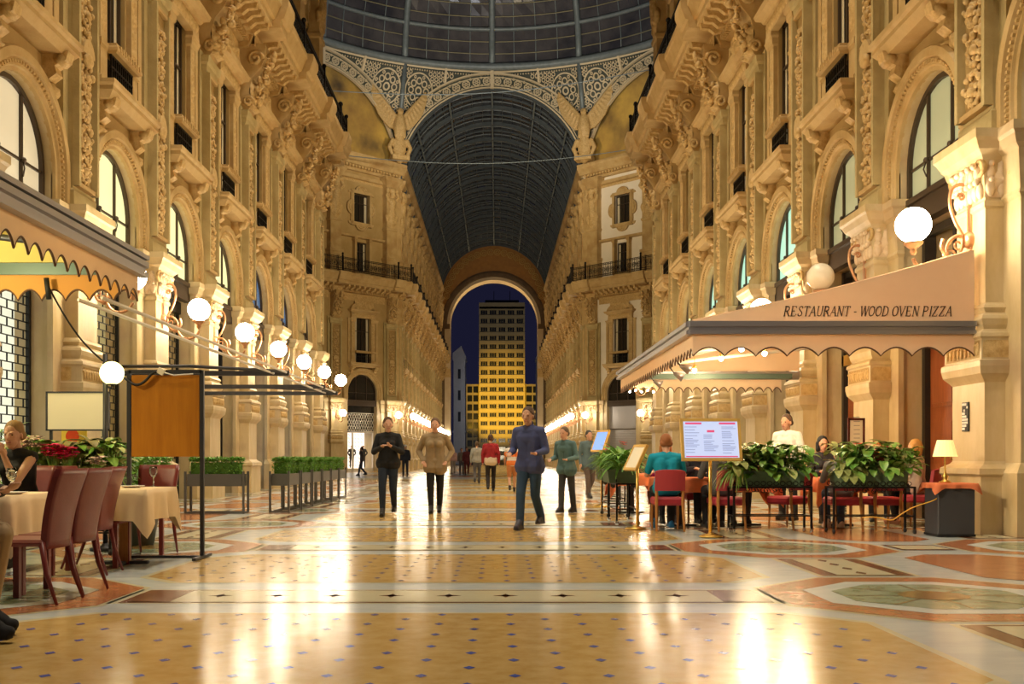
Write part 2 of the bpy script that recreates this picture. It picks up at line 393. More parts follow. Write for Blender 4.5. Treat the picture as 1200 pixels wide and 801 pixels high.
    for k in range(15):
        yb=84+4.2*k; rect(-6.4,6.4,yb-.8,yb+.8,3,'m_grey'); rect(-5,5,yb-.35,yb+.35,5,'m_cream')
        for sx in (-1,1):
            octo(sx*3.74,yb,1.2,6,'m_salmon'); octo(sx*3.74,yb,.85,8,'m_pale')
    o=struct(mb.build('floor',mt)); return o
build_floor()

# ================================================================== FACADE MODULES (local: x along the wall, y out of the wall, z up)
BZ=4.22
def wall_mesh(B,Rr,cz,hw,up=True,name='wall',mt=None):
    mb=MB(); h=B/2
    def pr(x0,x1,z0,z1,y=0,mi=0): mb.quad((x1,y,z0),(x0,y,z0),(x0,y,z1),(x1,y,z1),mi)
    D=-.30
    # stone piers beside the opening
    for s in (-1,1):
        a,b=sorted((s*h,s*Rr)); pr(a,b,0,cz,0,0)
        mb.quad((s*Rr,0,0),(s*Rr,D,0),(s*Rr,D,cz),(s*Rr,0,cz),0); mb.quad((s*Rr,D,0),(s*Rr,-1.8,0),(s*Rr,-1.8,5.3),(s*Rr,D,5.3),0)
    mb.quad((-Rr,-.16,5.12),(Rr,-.16,5.12),(Rr,-1.8,5.12),(-Rr,-1.8,5.12),0)
    zt=8.35; n=18
    ang=[pi-pi*i/n for i in range(n+1)]
    arc=[(Rr*cos(a),cz+Rr*sin(a)) for a in ang]
    for i in range(n):
        (xa,za),(xb,zb)=arc[i],arc[i+1]
        mb.quad((xb,0,zb),(xa,0,za),(xa,0,zt),(xb,0,zt),1)
        mb.quad((xa,0,za),(xb,0,zb),(xb,D,zb),(xa,D,za),0)
    for s in (-1,1):
        a,b=sorted((s*h,s*Rr)); pr(a,b,cz,zt,0,1)
        a,b=sorted((s*h,s*hw)); pr(a,b,zt,12,0,1)
        mb.quad((s*hw,0,zt),(s*hw,D,zt),(s*hw,D,12),(s*hw,0,12),1)
    mb.quad((-hw,0,12),(hw,0,12),(hw,D,12),(-hw,D,12),1); mb.quad((-hw,0,zt),(hw,0,zt),(hw,D,zt),(-hw,D,zt),1)
    pr(-h,h,12,15.1,0,1)
    # storey above the cornice, set back a little
    if up:
        y=-.25
        def holed(z0,z1,w,za,zb):
            for s in (-1,1):
                a,b=sorted((s*h,s*w)); pr(a,b,z0,z1,y,1)
                mb.quad((s*w,y,za),(s*w,y-.3,za),(s*w,y-.3,zb),(s*w,y,zb),1)
            pr(-w,w,z0,za,y,1); pr(-w,w,zb,z1,y,1)
            mb.quad((-w,y,zb),(w,y,zb),(w,y-.3,zb),(-w,y-.3,zb),1); mb.quad((-w,y,za),(w,y,za),(w,y-.3,za),(-w,y-.3,za),1)
        holed(15.1,18,.6,15.5,17.8); holed(18,24.4,.76,19.3,21.5)
    return mb.mesh(name,mt)

def arch_ring(mb,R0,cz,zb,prof,mi=0,n=22):
    path=[(-1,zb,None)]
    pts=[]
    for r,d in prof:
        row=[(-(R0+r),d,zb)]+[((R0+r)*cos(pi-pi*i/n),d,cz+(R0+r)*sin(pi-pi*i/n)) for i in range(n+1)]+[((R0+r),d,zb)]
        pts.append(row)
    k=len(pts[0]); vs=[p for row in pts for p in row]; fs=[]
    for a in range(len(pts)-1):
        for i in range(k-1): fs.append((a*k+i,(a+1)*k+i,(a+1)*k+i+1,a*k+i+1))
    mb.add(vs,fs,mi)

def bay_trim_mesh(B,Rr,cz,hw,name='trim',res=1):     # archivolt, sill, window surround, entablature, oval/square window frame
    mb=MB()
    w=min(.5,B/2-Rr-.44)
    arch_ring(mb,Rr,cz,5.6,[(0,-.02),(0,.06),(.06,.07),(.08,.11),(w*.5,.12),(w*.55,.18),(w*.9,.18),(w,.12),(w,0)])
    for i in range(int(46*res)):
        a=pi*(i+.5)/int(46*res); r=Rr+.14
        mb.box(-.025,.025,.10,.155,-.026,.026,1,Matrix.Translation((r*cos(a),0,cz+r*sin(a)))@Matrix.Rotation(-(a-pi/2),4,'Y'))
    for s in (-1,1):
        for k in range(7): mb.box(s*(Rr+.14)-.025,s*(Rr+.14)+.025,.10,.155,5.66+k*.075,5.70+k*.075,1)
    # sill on two consoles
    for s in (-1,1):
        mb.prismx([(0,7.62),(.12,7.62),(.26,7.72),(.22,7.85),(.42,7.95),(.46,8.1),(0,8.1)],s*(hw+.38)-.13,s*(hw+.38)+.13,1)
        mb.tube([(s*(hw+.38)-.14,.3,7.98),(s*(hw+.38)+.14,.3,7.98)],.1,10,1)
        mb.relief(min(s*(hw+.1),s*(hw+.66)),max(s*(hw+.1),s*(hw+.66)),7.25,7.65,.03,.16,8,8,'noise',1,seed=s+3)
    mb.stack(0,hw+.68,0,.42,[(8.05,-.06),(8.12,0),(8.18,.05),(8.26,.05),(8.3,.10),(8.38,.10)],0)
    # window jambs, balconet rail, head and little pediment
    for s in (-1,1):
        mb.stack(s*(hw+.25),.18,0,.11,[(8.38,.05),(8.55,.05),(8.6,0),(9.15,0),(9.2,.04),(9.3,.04),(9.34,0),(11.5,0),(11.55,.04),(11.7,.05),(11.75,.09),(11.85,.09)],0)
        mb.relief(s*(hw+.25)-.14,s*(hw+.25)+.14,9.5,11.4,.11,.06,6,30,'scroll',1,seed=s)
        mb.stack(s*(hw+.62),.10,0,.10,[(8.38,.03),(8.6,.0),(11.6,0),(11.8,.06)],0)
    mb.stack(0,hw+.06,0,.28,[(9.14,0),(9.18,.05),(9.24,.05),(9.28,.02),(9.33,.02)],0)
    for k in range(9):
        u=-hw+.06+(2*hw-.12)*k/8; mb.box(u-.02,u+.02,.24,.35,9.19,9.3,1)
    mb.stack(0,hw+.45,0,.20,[(11.85,0),(12.2,0),(12.22,.06),(12.3,.10),(12.36,.22),(12.48,.26)],0)
    mb.relief(-hw-.35,hw+.35,11.9,12.18,.2,.06,24,4,'leaf',1)
    # segmental carved crest
    mb.prismy([((hw+.55)*cos(pi-pi*i/12),12.48+.62*sin(pi*i/12)) for i in range(13)],0,.26,0)
    mb.relief(-hw-.2,hw+.2,12.5,13.15,.26,.18,18,12,'rosette',1)
    # frieze under the cornice
    mb.relief(-B/2+.5,B/2-.5,13.15,13.7,.02,.10,int(30*res),6,'scroll',1,seed=5)
    # upper window surrounds
    y=-.25
    mb.stack(0,.72,y,.08,[(15.1,0),(15.45,0)],0)
    for s in (-1,1): mb.stack(s*.71,.10,y,.12,[(15.3,0),(17.8,0),(17.9,.05),(18.05,.05)],0)
    mb.prismx([(y,18.05),(.0,18.1),(.06,18.25),(y,18.3)],-B/2,B/2,0)
    for (w0,h0,w1,h1,d) in ((.76,1.1,1.0,1.36,.16),(.76,1.1,.90,1.24,.22)):
        for sx in (-1,1): p,q=sorted((sx*w0,sx*w1)); mb.box(p,q,y,y+d,20.4-h1,20.4+h1,0)
        for sz in (-1,1): p,q=sorted((20.4+sz*h0,20.4+sz*h1)); mb.box(-w1,w1,y,y+d,p,q,0)
    for a in (0,pi/2,pi,3*pi/2):
        cx,cz_=1.0*cos(a),20.4+1.36*sin(a); T=Matrix.Translation((cx,0,cz_))@Matrix.Rotation(-(a-pi/2),4,'Y')
        mb.prismy([(.52*cos(pi*i/14),.34*sin(pi*i/14)) for i in range(15)],y,y+.15,0,T)
        mb.tube([(.50*cos(pi*i/14),y+.15,.33*sin(pi*i/14)) for i in range(15)],.06,6,0,T)
        mb.tube([(.26*cos(pi*i/10),y+.16,.17*sin(pi*i/10)) for i in range(11)],.05,6,1,T)
    for sx in (-1,1):
        for sz in (-1,1): mb.prismy([(sx*(1.0+.22*cos(pi/2*i/6)),20.4+sz*(1.1+.22*sin(pi/2*i/6))) for i in range(7)]+[(sx*1.0,20.4+sz*1.1)],y,y+.12,0)
    mb.prismx([(y,22.6),(-.05,22.65),(-.02,22.9),(y,22.95)],-B/2,B/2,0)
    mb.relief(-B/2+.4,B/2-.4,22.4,22.62,y,.05,24,3,'leaf',1)
    return mb.mesh(name,[M['stone'],M['carved']])

def cornice_mesh(B,name='trim',n=9):
    mb=MB(); h=B/2
    mb.prismx([(0,13.7),(.18,13.74),(.26,13.9),(.5,13.98),(.52,14.12),(1.05,14.16),(1.05,14.36),(1.14,14.4),(1.30,14.78),(1.34,14.8),(1.34,14.98),(-.3,15.12)],-h,h,0)
    for k in range(n):                                # modillions
        u=-h+(k+.5)*B/n
        if abs(abs(u)-h)<.3: continue
        mb.prismx([(.3,13.92),(.55,13.84),(.72,13.98),(.96,14.0),(1.0,14.16),(.3,14.16)],u-.085,u+.085,1)
    for k in range(int(B/.16)):
        u=-h+.08+k*.16; mb.box(u-.045,u+.045,.2,.34,13.74,13.9,1)
    return mb.mesh(name,[M['stone'],M['carved']])

def figure_mesh(vox=.07):                              # carved supporting figure with raised arms over a tapering pillar
    mb=MB()
    mb.chain([(0,.25,0),(0,.32,1.2)],[.28,.36]); mb.chain([(0,.32,1.1),(0,.38,1.6),(0,.42,2.1)],[.36,.30,.36])
    mb.cap((0,.44,2.1),.34,(0,.42,2.3),.2); mb.ball((0,.55,2.62),.24,10,8)
    for s in (-1,1):
        mb.chain([(s*.36,.42,2.2),(s*.62,.55,2.5),(s*.42,.5,2.9)],[.15,.13,.11])
        mb.chain([(s*.22,.4,1.3),(s*.5,.42,.9),(s*.34,.35,.3)],[.16,.15,.12])
        mb.ball((s*.45,.5,3.0),.2,8,6)
    mb.ball((0,.5,2.95),.3,10,6)
    for k in range(5): mb.ball((R.uniform(-.35,.35),.45,R.uniform(.2,1.2)),.16,8,6)
    me=remesh(mb,vox,2); return me

def pilaster_mesh(res=1,name='trim'):
    mb=MB()
    # wall pier with impost capital
    mb.stack(0,.92,-.05,.05,[(0,.10),(.86,.10),(.92,.06),(.98,.02),(1.0,0),(4.6,0),(4.66,.04),(4.72,.02),(5.25,.06),(5.3,.13),(5.42,.16),(5.46,.2),(5.58,.2),(5.62,0)],2)
    mb.relief(-.9,-.47,4.74,5.24,.05,.07,10,10,'rosette',1); mb.relief(.47,.9,4.74,5.24,.05,.07,10,10,'rosette',1)
    # pedestal
    mb.stack(0,.50,0,.34,[(0,.10),(.80,.10),(.84,.14),(.92,.13),(.98,.03),(1.02,.0),(2.12,0),(2.16,.03),(2.24,.10),(2.34,.12),(2.42,.12),(2.44,.08),(2.72,.08),(2.75,.11),(2.80,.10),(2.86,.02),
                           (2.92,.05),(3.0,.07),(3.05,.05),(3.1,-.02),(3.16,.02),(3.2,.0),(3.24,-.05)],2)
    mb.quad((.53,.424,2.46),(-.53,.424,2.46),(-.53,.424,2.70),(.53,.424,2.70),5)
    for k in range(9):
        u=-.47+.94*k/8; mb.ball((u,.425,2.58),.05,7,5,1,None,(.8,.5,1.9)); mb.ball((u+.058,.425,2.63),.028,6,4,1)
    mb.relief(-.06,.40,2.46,2.70,-.0,.04,8,6,'rosette',1,0,Matrix.Translation((.58,0,0))@Matrix.Rotation(-pi/2,4,'Z')@Matrix.Translation((-.17-.23,0,0))@Matrix.Translation((.23,0,0)))
    mb.relief(-.06,.40,2.46,2.70,-.0,.04,8,6,'rosette',1,0,Matrix.Translation((-.58,0,0))@Matrix.Rotation(pi/2,4,'Z'))
    # shaft and carved capital
    mb.stack(0,.44,0,.30,[(3.2,0),(4.55,0),(4.58,.03),(4.64,.03),(4.68,0),(5.22,.07),(5.28,.10),(5.34,.17),(5.44,.22),(5.48,.25),(5.60,.25),(5.62,.05)],2)
    for row,(zz,k,q) in enumerate(((4.70,6,.0),(4.93,5,.5))):
        for j in range(k):
            u=-.42+.84*(j+.5)/k; mb.ball((u,.33+.03*row,zz+.12),.075,8,6,3,None,(1,.7,1.7)); mb.ball((u,.39+.03*row,zz+.23),.05,7,5,3)
    for s in (-1,1):
        for zz in (4.72,4.95):
            for j in range(2): mb.ball((s*(.45+.02),.08+.16*j,zz+.12),.075,8,6,3,None,(.6,1,1.7)); mb.ball((s*.5,.08+.16*j,zz+.22),.045,7,5,3)
    mb.tube([(.12*cos(t*.5)*(1-t/16),.38,5.1+.1*sin(t*.5)) for t in range(14)],.03,6,3)
    for s in (-1,1):
        mb.relief(-.14,.16,4.70,5.22,0,.07,6,10,'noise',3,4,Matrix.Translation((s*.46,.16,0))@Matrix.Rotation(-s*pi/2,4,'Z'))
        mb.tube([(s*.4+.12*cos(t*.5),.36,5.12+.1*sin(t*.5)) for t in range(14)],.035,6,1)
    # flat back strip + framed carved strip rising to the entablature
    mb.stack(0,.66,0,.12,[(5.62,0),(11.75,0)],4)
    mb.stack(0,.46,0,.20,[(5.62,.05),(5.9,.05),(5.95,0),(11.2,0),(11.26,.05),(11.4,.07),(11.46,.12),(11.62,.14),(11.66,0)],4)
    for s in (-1,1): mb.box(s*.42-.045,s*.42+.045,.2,.33,6.0,11.2,4)
    mb.box(-.42,.42,.2,.30,6.0,6.08,0); mb.box(-.42,.42,.2,.30,11.12,11.2,0)
    mb.quad((.38,.206,6.08),(-.38,.206,6.08),(-.38,.206,11.12),(.38,.206,11.12),5)
    rr=random.Random(12); z=6.35; sd=1
    while z<11.0:
        mb.tube([(sd*.04+sd*(.27-.0135*t)*cos(pi/2+t*.5*1),.25,z+(.27-.0135*t)*sin(pi/2+t*.5)) for t in range(17)],.028,5,1)
        for t in range(0,12,1):
            a=t*.55+.3; q=.30-.012*t; mb.ball((max(-.34,min(.34,sd*.04+sd*q*cos(a))),.25,z+q*sin(a)),rr.uniform(.035,.06),6,4,1,None,(1,1.1,rr.uniform(.8,1.6)))
        mb.ball((sd*.04,.27,z),.075,8,6,1)
        for q in range(5): mb.ball((sd*.04+.11*cos(q*1.257),.25,z+.11*sin(q*1.257)),.045,6,4,1)
        for k in range(7): mb.ball((rr.uniform(-.33,.33),.235,z+.29+rr.uniform(-.07,.07)),rr.uniform(.03,.055),6,4,1,None,(1,1,1.4))
        z+=.585; sd=-sd
    mb.prismy([(.26*cos(pi*i/12),8.5+.3*sin(pi*i/12)) for i in range(13)],.2,.33,0); mb.ball((0,.30,8.42),.15,10,6,1,None,(1.3,.6,.9))
    # big scroll console with carved head under the cornice
    mb.prismx([(0,11.66),(.25,11.66),(.36,11.8),(.34,12.0),(.3,12.3),(.42,12.7),(.66,13.0),(.8,13.3),(.8,13.7),(0,13.7)],-.34,.34,0)
    mb.relief(-.34,.34,11.75,12.6,.34,.24,12,16,'noise',1,seed=9)
    for s in (-1,1):
        mb.tube([(s*.36,.5+.24*cos(t*.55)*(1-t/22),13.25+.24*sin(t*.55)*(1-t/22)) for t in range(18)],.06,6,1)
        mb.tube([(s*.36,.28+.16*cos(t*.55)*(1-t/22),11.95+.16*sin(t*.55)*(1-t/22)) for t in range(16)],.05,6,1)
    rr=random.Random(4)
    for k in range(46):
        t=rr.random(); a=rr.uniform(0,2*pi); q=.30*sin(pi*min(1,t*1.1+.12)); mb.ball((q*cos(a),.42+.55*t+.10*sin(a),12.0+1.55*t),rr.uniform(.05,.10),7,5,1,None,(1,1,rr.uniform(.8,1.6)))
    for s in (-1,1):
        for k in range(5): mb.leaf((s*.1,.5+.06*k,12.1+.3*k),(s*1,.6,.8),.34,.09,1.4,1)
    # entablature block and cornice break-forward
    mb.prismx([(0,13.55),(.3,13.6),(.5,13.98),(.52,14.1),(1.3,14.14),(1.3,14.38),(1.4,14.42),(1.54,14.8),(1.54,15.0),(0,15.14)],-.5,.5,0)
    mb.relief(-.44,.44,13.62,14.05,.5,.08,10,6,'rosette',1)
    # upper storey: strip, pedestal, cap
    y=-.25
    mb.stack(0,.5,y,.28,[(15.1,.08),(16.6,.08),(16.7,.14),(16.85,.14),(16.9,0),(19.0,0),(19.05,.06),(19.2,.08),(19.24,0),(22.5,0),(22.6,.06),(22.9,.3),(23.2,.34),(23.25,.2)],0)
    mb.relief(-.36,.36,17.0,18.9,y+.28,.1,10,30,'scroll',1)
    fm=FIG
    vs=[(v.co.x,v.co.y+y+.1,v.co.z+19.2) for v in fm.vertices]
    mb.add(vs,[tuple(p.vertices) for p in fm.polygons],1,True)
    # top cornice
    return mb.mesh(name,[M['stone'],M['carved'],M['pier'],M['carved2'],M['olive'],M['recess']])
M['carved2']=mat('pale_carved_capital',(.62,.46,.28),.55,c2=(.70,.56,.38),scale=10,bump=.25,bscale=45)
FIG=figure_mesh()
def topcornice_mesh(B,name='trim'):
    mb=MB(); y=-.25; h=B/2
    mb.prismx([(y,23.2),(y+.2,23.24),(y+.24,23.5),(y+.6,23.62),(y+.62,23.85),(y+.85,24.1),(y+.9,24.4),(y,24.45)],-h,h,0)
    for k in range(int(B/.3)):
        u=-h+.15+k*.3; mb.box(u-.08,u+.08,y+.2,y+.5,23.42,23.6,1)
    return mb.mesh(name,[M['stone'],M['carved']])
def rail_mesh(B,name='trim'):                          # iron balcony railing on the cornice
    mb=MB(); h=B/2; y=1.12
    for z in (15.12,15.25,16.0,16.1): mb.box(-h,h,y-.02,y+.02,z,z+.04)
    n=int(B/.16)
    for k in range(n):
        u=-h+(k+.5)*B/n; mb.box(u-.012,u+.012,y-.012,y+.012,15.12,16.12)
    for k in range(int(B/.42)):
        u=-h+.21+k*.42
        mb.tube([(u+.15*cos(a*pi/6),y,15.62+.17*sin(a*pi/6)) for a in range(12)],.022,5,closed=True)
        mb.tube([(u+.07*cos(a*pi/4),y,15.62+.07*sin(a*pi/4)) for a in range(8)],.018,5,closed=True)
    for s in (-1,1):
        mb.box(s*h-.05,s*h+.05,y-.05,y+.05,15.1,16.3); mb.ball((s*h,y,16.38),.09,8,6)
    return mb.mesh(name,M['iron'])
# ---- window meshes
def archwin_meshes(Rr,cz,zb=5.5,nm_=2):
    y=-.20; f=MB(); p=MB(); n=20
    arc=[(Rr*cos(pi-pi*i/n),cz+Rr*sin(pi-pi*i/n)) for i in range(n+1)]
    path=[(-Rr,y,zb)]+[(a,y,b) for a,b in arc]+[(Rr,y,zb)]
    inn=[(-Rr+.09,y,zb)]+[(a*(Rr-.09)/Rr,y,cz+(b-cz)*(Rr-.09)/Rr) for a,b in arc]+[(Rr-.09,y,zb)]
    k=len(path); vs=[]
    for q in (path,inn): vs+=[(a,y+.07,c) for a,b,c in q]
    vs+=[(a,y-.02,c) for a,b,c in inn]
    f.add(vs,[(i,k+i,k+i+1,i+1) for i in range(k-1)]+[(k+i,2*k+i,2*k+i+1,k+i+1) for i in range(k-1)])
    for u in (-Rr*.36,Rr*.36): f.box(u-.028,u+.028,y-.02,y+.05,zb,cz+sqrt(Rr*Rr-u*u)-.04)
    f.box(-Rr+.05,Rr-.05,y-.02,y+.04,cz-.02,cz+.02)
    f.box(-Rr,Rr,y-.04,y+.14,zb-.42,zb-.02); f.box(-Rr,Rr,y-.04,y+.2,zb-.06,zb+.04)
    for u in (-Rr*.36,Rr*.36):
        f.ball((u,y+.07,cz),.05,7,5); f.tube([(u,y+.06,cz-.28),(u+.03,y+.1,cz-.15),(u,y+.06,cz)],.014,5)
    p.poly([(Rr*.98*cos(pi*i/n),y,cz+Rr*.98*sin(pi*i/n)) for i in range(n+1)]+[(-Rr*.98,y,zb),(Rr*.98,y,zb)])
    return f.mesh('frame',M['frame']),p
def rectwin_meshes(hw,z0,z1,y,balc=True):
    f=MB(); p=MB(); c=MB(); g=MB()
    for s in (-1,1): f.box(s*hw-.06 if s>0 else -hw,s*hw if s>0 else -hw+.06,y,y+.07,z0,z1)
    f.box(-.03,.03,y,y+.08,z0,z1); f.box(-hw,hw,y,y+.07,z1-.07,z1); f.box(-hw,hw,y,y+.07,z0,z0+.06); f.box(-hw,hw,y,y+.06,z0+(z1-z0)*.68,z0+(z1-z0)*.68+.05)
    p.quad((hw,y,z0),(-hw,y,z0),(-hw,y,z1),(hw,y,z1))
    if balc:
        for k in range(11):
            u=-hw+.03+(2*hw-.06)*k/10; g.box(u-.014,u+.014,.13,.17,z0,z0+.76)
        for z in (z0+.03,z0+.25,z0+.5,z0+.72): g.box(-hw,hw,.12,.17,z,z+.04)
        for k in range(5): 
            u=-hw+.12+(2*hw-.24)*k/4; g.tube([(u+.06*cos(a*pi/4),.15,z0+.4+.07*sin(a*pi/4)) for a in range(8)],.012,4,closed=True)
    # two curtains inside the glass
    for s in (-1,1):
        n=12; 
        vs=[]; 
        for i in range(n+1):
            u=s*(hw*.62+hw*.34*i/n); vs+=[(u,y+.006+.004*cos(i*2.2),z0+.1),(u,y+.006+.004*cos(i*2.2),z1-.1)]
        c.add(vs,[(2*i,2*i+2,2*i+3,2*i+1) for i in range(n)],0,True)
    return f.mesh('frame',M['frame']),p.mesh('pane',M['darkglass']),(g.mesh('balconet',M['iron']) if balc else None),c.mesh('curtain',M['curtain'])

class Kit: pass
def make_kit(B,Rr,hw,cz=6.1,res=1,mt=None):
    k=Kit(); k.B=B; k.R=Rr; k.cz=cz
    k.wall=wall_mesh(B,Rr,cz,hw,True,'wall',mt or [M['pier'],M['wall_o']])
    k.trim=bay_trim_mesh(B,Rr,cz,hw,'trim',res); k.corn=cornice_mesh(B,'trim',round(B/.47)); k.top=topcornice_mesh(B); k.rail=rail_mesh(B)
    k.awf,p=archwin_meshes(Rr,cz); k.awp={}
    for n in ('pane_y','pane_w','pane_g','pane_t','pane_b','darkglass'): k.awp[n]=p.mesh('pane',M[n])
    k.rw=rectwin_meshes(hw,8.38,11.98,-.16); k.dw=rectwin_meshes(.6,15.5,17.8,-.42,False); k.sw=rectwin_meshes(.76,19.3,21.5,-.42,False)
    # dark transom band in the shop opening, below the arched window
    return k
def put(name,me,x,y,a,parent=None): return struct(link(name,me,None,(x,y,0),a))
def bay(k,x,y,a,side,pane='darkglass',curt=True):
    put('wall_'+side,k.wall,x,y,a); put(nm('trim'),k.trim,x,y,a); put(nm('trim'),k.corn,x,y,a); put(nm('trim'),k.top,x,y,a); put(nm('trim'),k.rail,x,y,a)
    w=struct(link(nm('window'),k.awf,None,(x,y,0),a)); link('pane',k.awp[pane],w)
    for q in (k.rw,k.dw,k.sw):
        w=struct(link(nm('window'),q[0],None,(x,y,0),a)); link('pane',q[1],w)
        if q[2]: link('balconet',q[2],w)
        if curt: link('curtain',q[3],w)
# ---- shop-front fillings (below the arched window)
def shop_mesh(kind,Rr,zt=5.08):
    y=-.42
    if kind=='grille':
        b=MB(); b.quad((Rr,y-.25,0),(-Rr,y-.25,0),(-Rr,y-.25,zt),(Rr,y-.25,zt))
        g=MB(); h=.15; z=0; r=0
        while z<zt:
            g.box(-Rr,Rr,y-.01,y+.012,z-.009,z+.009)
            u=-Rr+(.20 if r%2 else 0)
            while u<Rr: g.box(u-.009,u+.009,y-.01,y+.012,z,min(z+h,zt)); u+=.40
            z+=h; r+=1
        g.box(-Rr,-Rr+.07,y-.02,y+.05,0,zt); g.box(Rr-.07,Rr,y-.02,y+.05,0,zt); g.box(-Rr,Rr,y-.05,y+.1,zt-.3,zt)
        return g,b
    if kind=='glass':
        b=MB(); b.quad((Rr,y-.05,0),(-Rr,y-.05,0),(-Rr,y-.05,zt),(Rr,y-.05,zt))
        g=MB()
        for u in (-Rr+.04,0,Rr-.04): g.box(u-.04,u+.04,y-.06,y+.05,0,zt)
        for z in (.35,2.9,zt-.06): g.box(-Rr,Rr,y-.06,y+.05,z-.05,z+.05)
        g.box(-Rr,Rr,y-.06,y+.03,0,.32)
        return g,b
    if kind=='shutter':
        b=MB(); n=40
        vs=[]
        for i in range(n*3+1): vs+=[(Rr,y-.02-.02*abs(cos(pi*i/3)),zt*i/(3*n)),(-Rr,y-.02-.02*abs(cos(pi*i/3)),zt*i/(3*n))]
        b.add(vs,[(2*i,2*i+1,2*i+3,2*i+2) for i in range(3*n)])
        g=MB(); g.box(-Rr,-Rr+.06,y-.03,y+.05,0,zt); g.box(Rr-.06,Rr,y-.03,y+.05,0,zt); g.box(-Rr,Rr,y-.05,y+.14,3.35,zt)
        return g,b
def shop(kind,k,x,y,a,frame,back,cache={}):
    key=(kind,k.R,frame,back)
    if key not in cache:
        g,b=shop_mesh(kind,k.R); cache[key]=(g.mesh('frame',M[frame]),b.mesh('pane',M[back]))
    f,b=cache[key]
    w=struct(link(nm('window'),f,None,(x,y,0),a)); link('shutter' if kind=='shutter' else 'pane',b,w); return w

WX=7.5
KN=make_kit(BZ,1.27,.60)
PIL=pilaster_mesh(1)
PY=[14.75+BZ*k for k in range(-2,8)]        # pilaster centres, near arm
lp=['pane_w','pane_w','pane_w','pane_y','pane_y','pane_y','pane_b','pane_b','darkglass']
rp=['pane_g','pane_g','pane_g','pane_g','pane_t','pane_t','pane_t','pane_y','pane_y']
lsh=['grille','grille','grille','grille','grille','glass','glass','glass','glass']
rsh=['glass','glass','wood','wood','glass','glass','glass','glass','glass']
for i,y in enumerate(PY):
    put(nm('trim'),PIL,WX,y,pi/2); put(nm('trim'),PIL,-WX,y,-pi/2)
    if i<len(PY)-1:
        yc=y+BZ/2
        bay(KN,WX,yc,pi/2,'right',rp[i],True); bay(KN,-WX,yc,-pi/2,'left',lp[i],True)
        if lsh[i]=='grille': shop('grille',KN,-WX,yc,-pi/2,'iron','litback' if i<3 else 'litback2')
        else: shop('glass',KN,-WX,yc,-pi/2,'iron','pane_b' if i in (6,7) else 'darkglass')
        if rsh[i]=='glass': shop('glass',KN,WX,yc,pi/2,'frame','curtain' if i>4 else 'darkglass')
# pieces that close the near arm towards the octagon
ye=PY[-1]; 
for sx in (-1,1):
    mb=MB(); a,b=sorted((sx*WX,sx*(WX+1.2))); mb.box(a,b,ye,46.0,0,15.1,0); 
    a,b=sorted((sx*(WX+.25),sx*(WX+1.2))); mb.box(a,b,ye,46.0,15.1,24.4,0)
    struct(mb.build('wall_'+('left' if sx<0 else 'right'),M['stone']))
    cb=cornice_mesh(1.6,'trim',3); put(nm('trim'),cb,sx*WX,ye+.9,sx*pi/2)
    put(nm('trim'),rail_mesh(1.6),sx*WX,ye+.9,sx*pi/2); put(nm('trim'),topcornice_mesh(1.6),sx*WX,ye+.9,sx*pi/2)
# ---- wooden doors in two right bays (opening recess)
def wood_door(k,x,y,a):
    f=MB(); Rr=k.R; yy=-.5
    f.box(-Rr,Rr,yy-.9,yy-.86,0,5.08,0)
    for u in (-Rr+.06,Rr-.06): f.box(u-.06,u+.06,yy-.1,yy+.1,0,5.08)
    f.box(-Rr,Rr,yy-.1,yy+.1,3.05,3.28,1); f.box(-Rr,Rr,yy-.06,yy+.06,4.95,5.08)
    f.box(-.05,.05,yy-.1,yy+.1,0,5.0)
    o=struct(link(nm('door'),f.mesh('door',[M['darkwood'],M['brass']]),None,(x,y,0),a))
    for s in (-1,1):
        d=MB(); c=s*(Rr/2-.01); w=Rr/2-.1
        d.box(c-w,c+w,yy-.06,yy,.02,3.0)
        for z0,z1 in ((.2,.95),(1.15,1.75),(1.95,2.85)):
            d.box(c-w+.08,c+w-.08,yy,yy+.02,z0,z1); d.box(c-w+.14,c+w-.14,yy+.02,yy+.035,z0+.06,z1-.06)
        l=d.build('leaf',M['door'],o)
        h=MB(); h.tube([(c-s*(w-.06),yy+.02,1.0),(c-s*(w-.06),yy+.09,1.05),(c-s*(w-.06),yy+.09,1.3),(c-s*(w-.06),yy+.02,1.35)],.014,8); h.build('door_handle',M['brass'],l)
    return o
for i in (2,3): wood_door(KN,WX,PY[i]+BZ/2,pi/2)

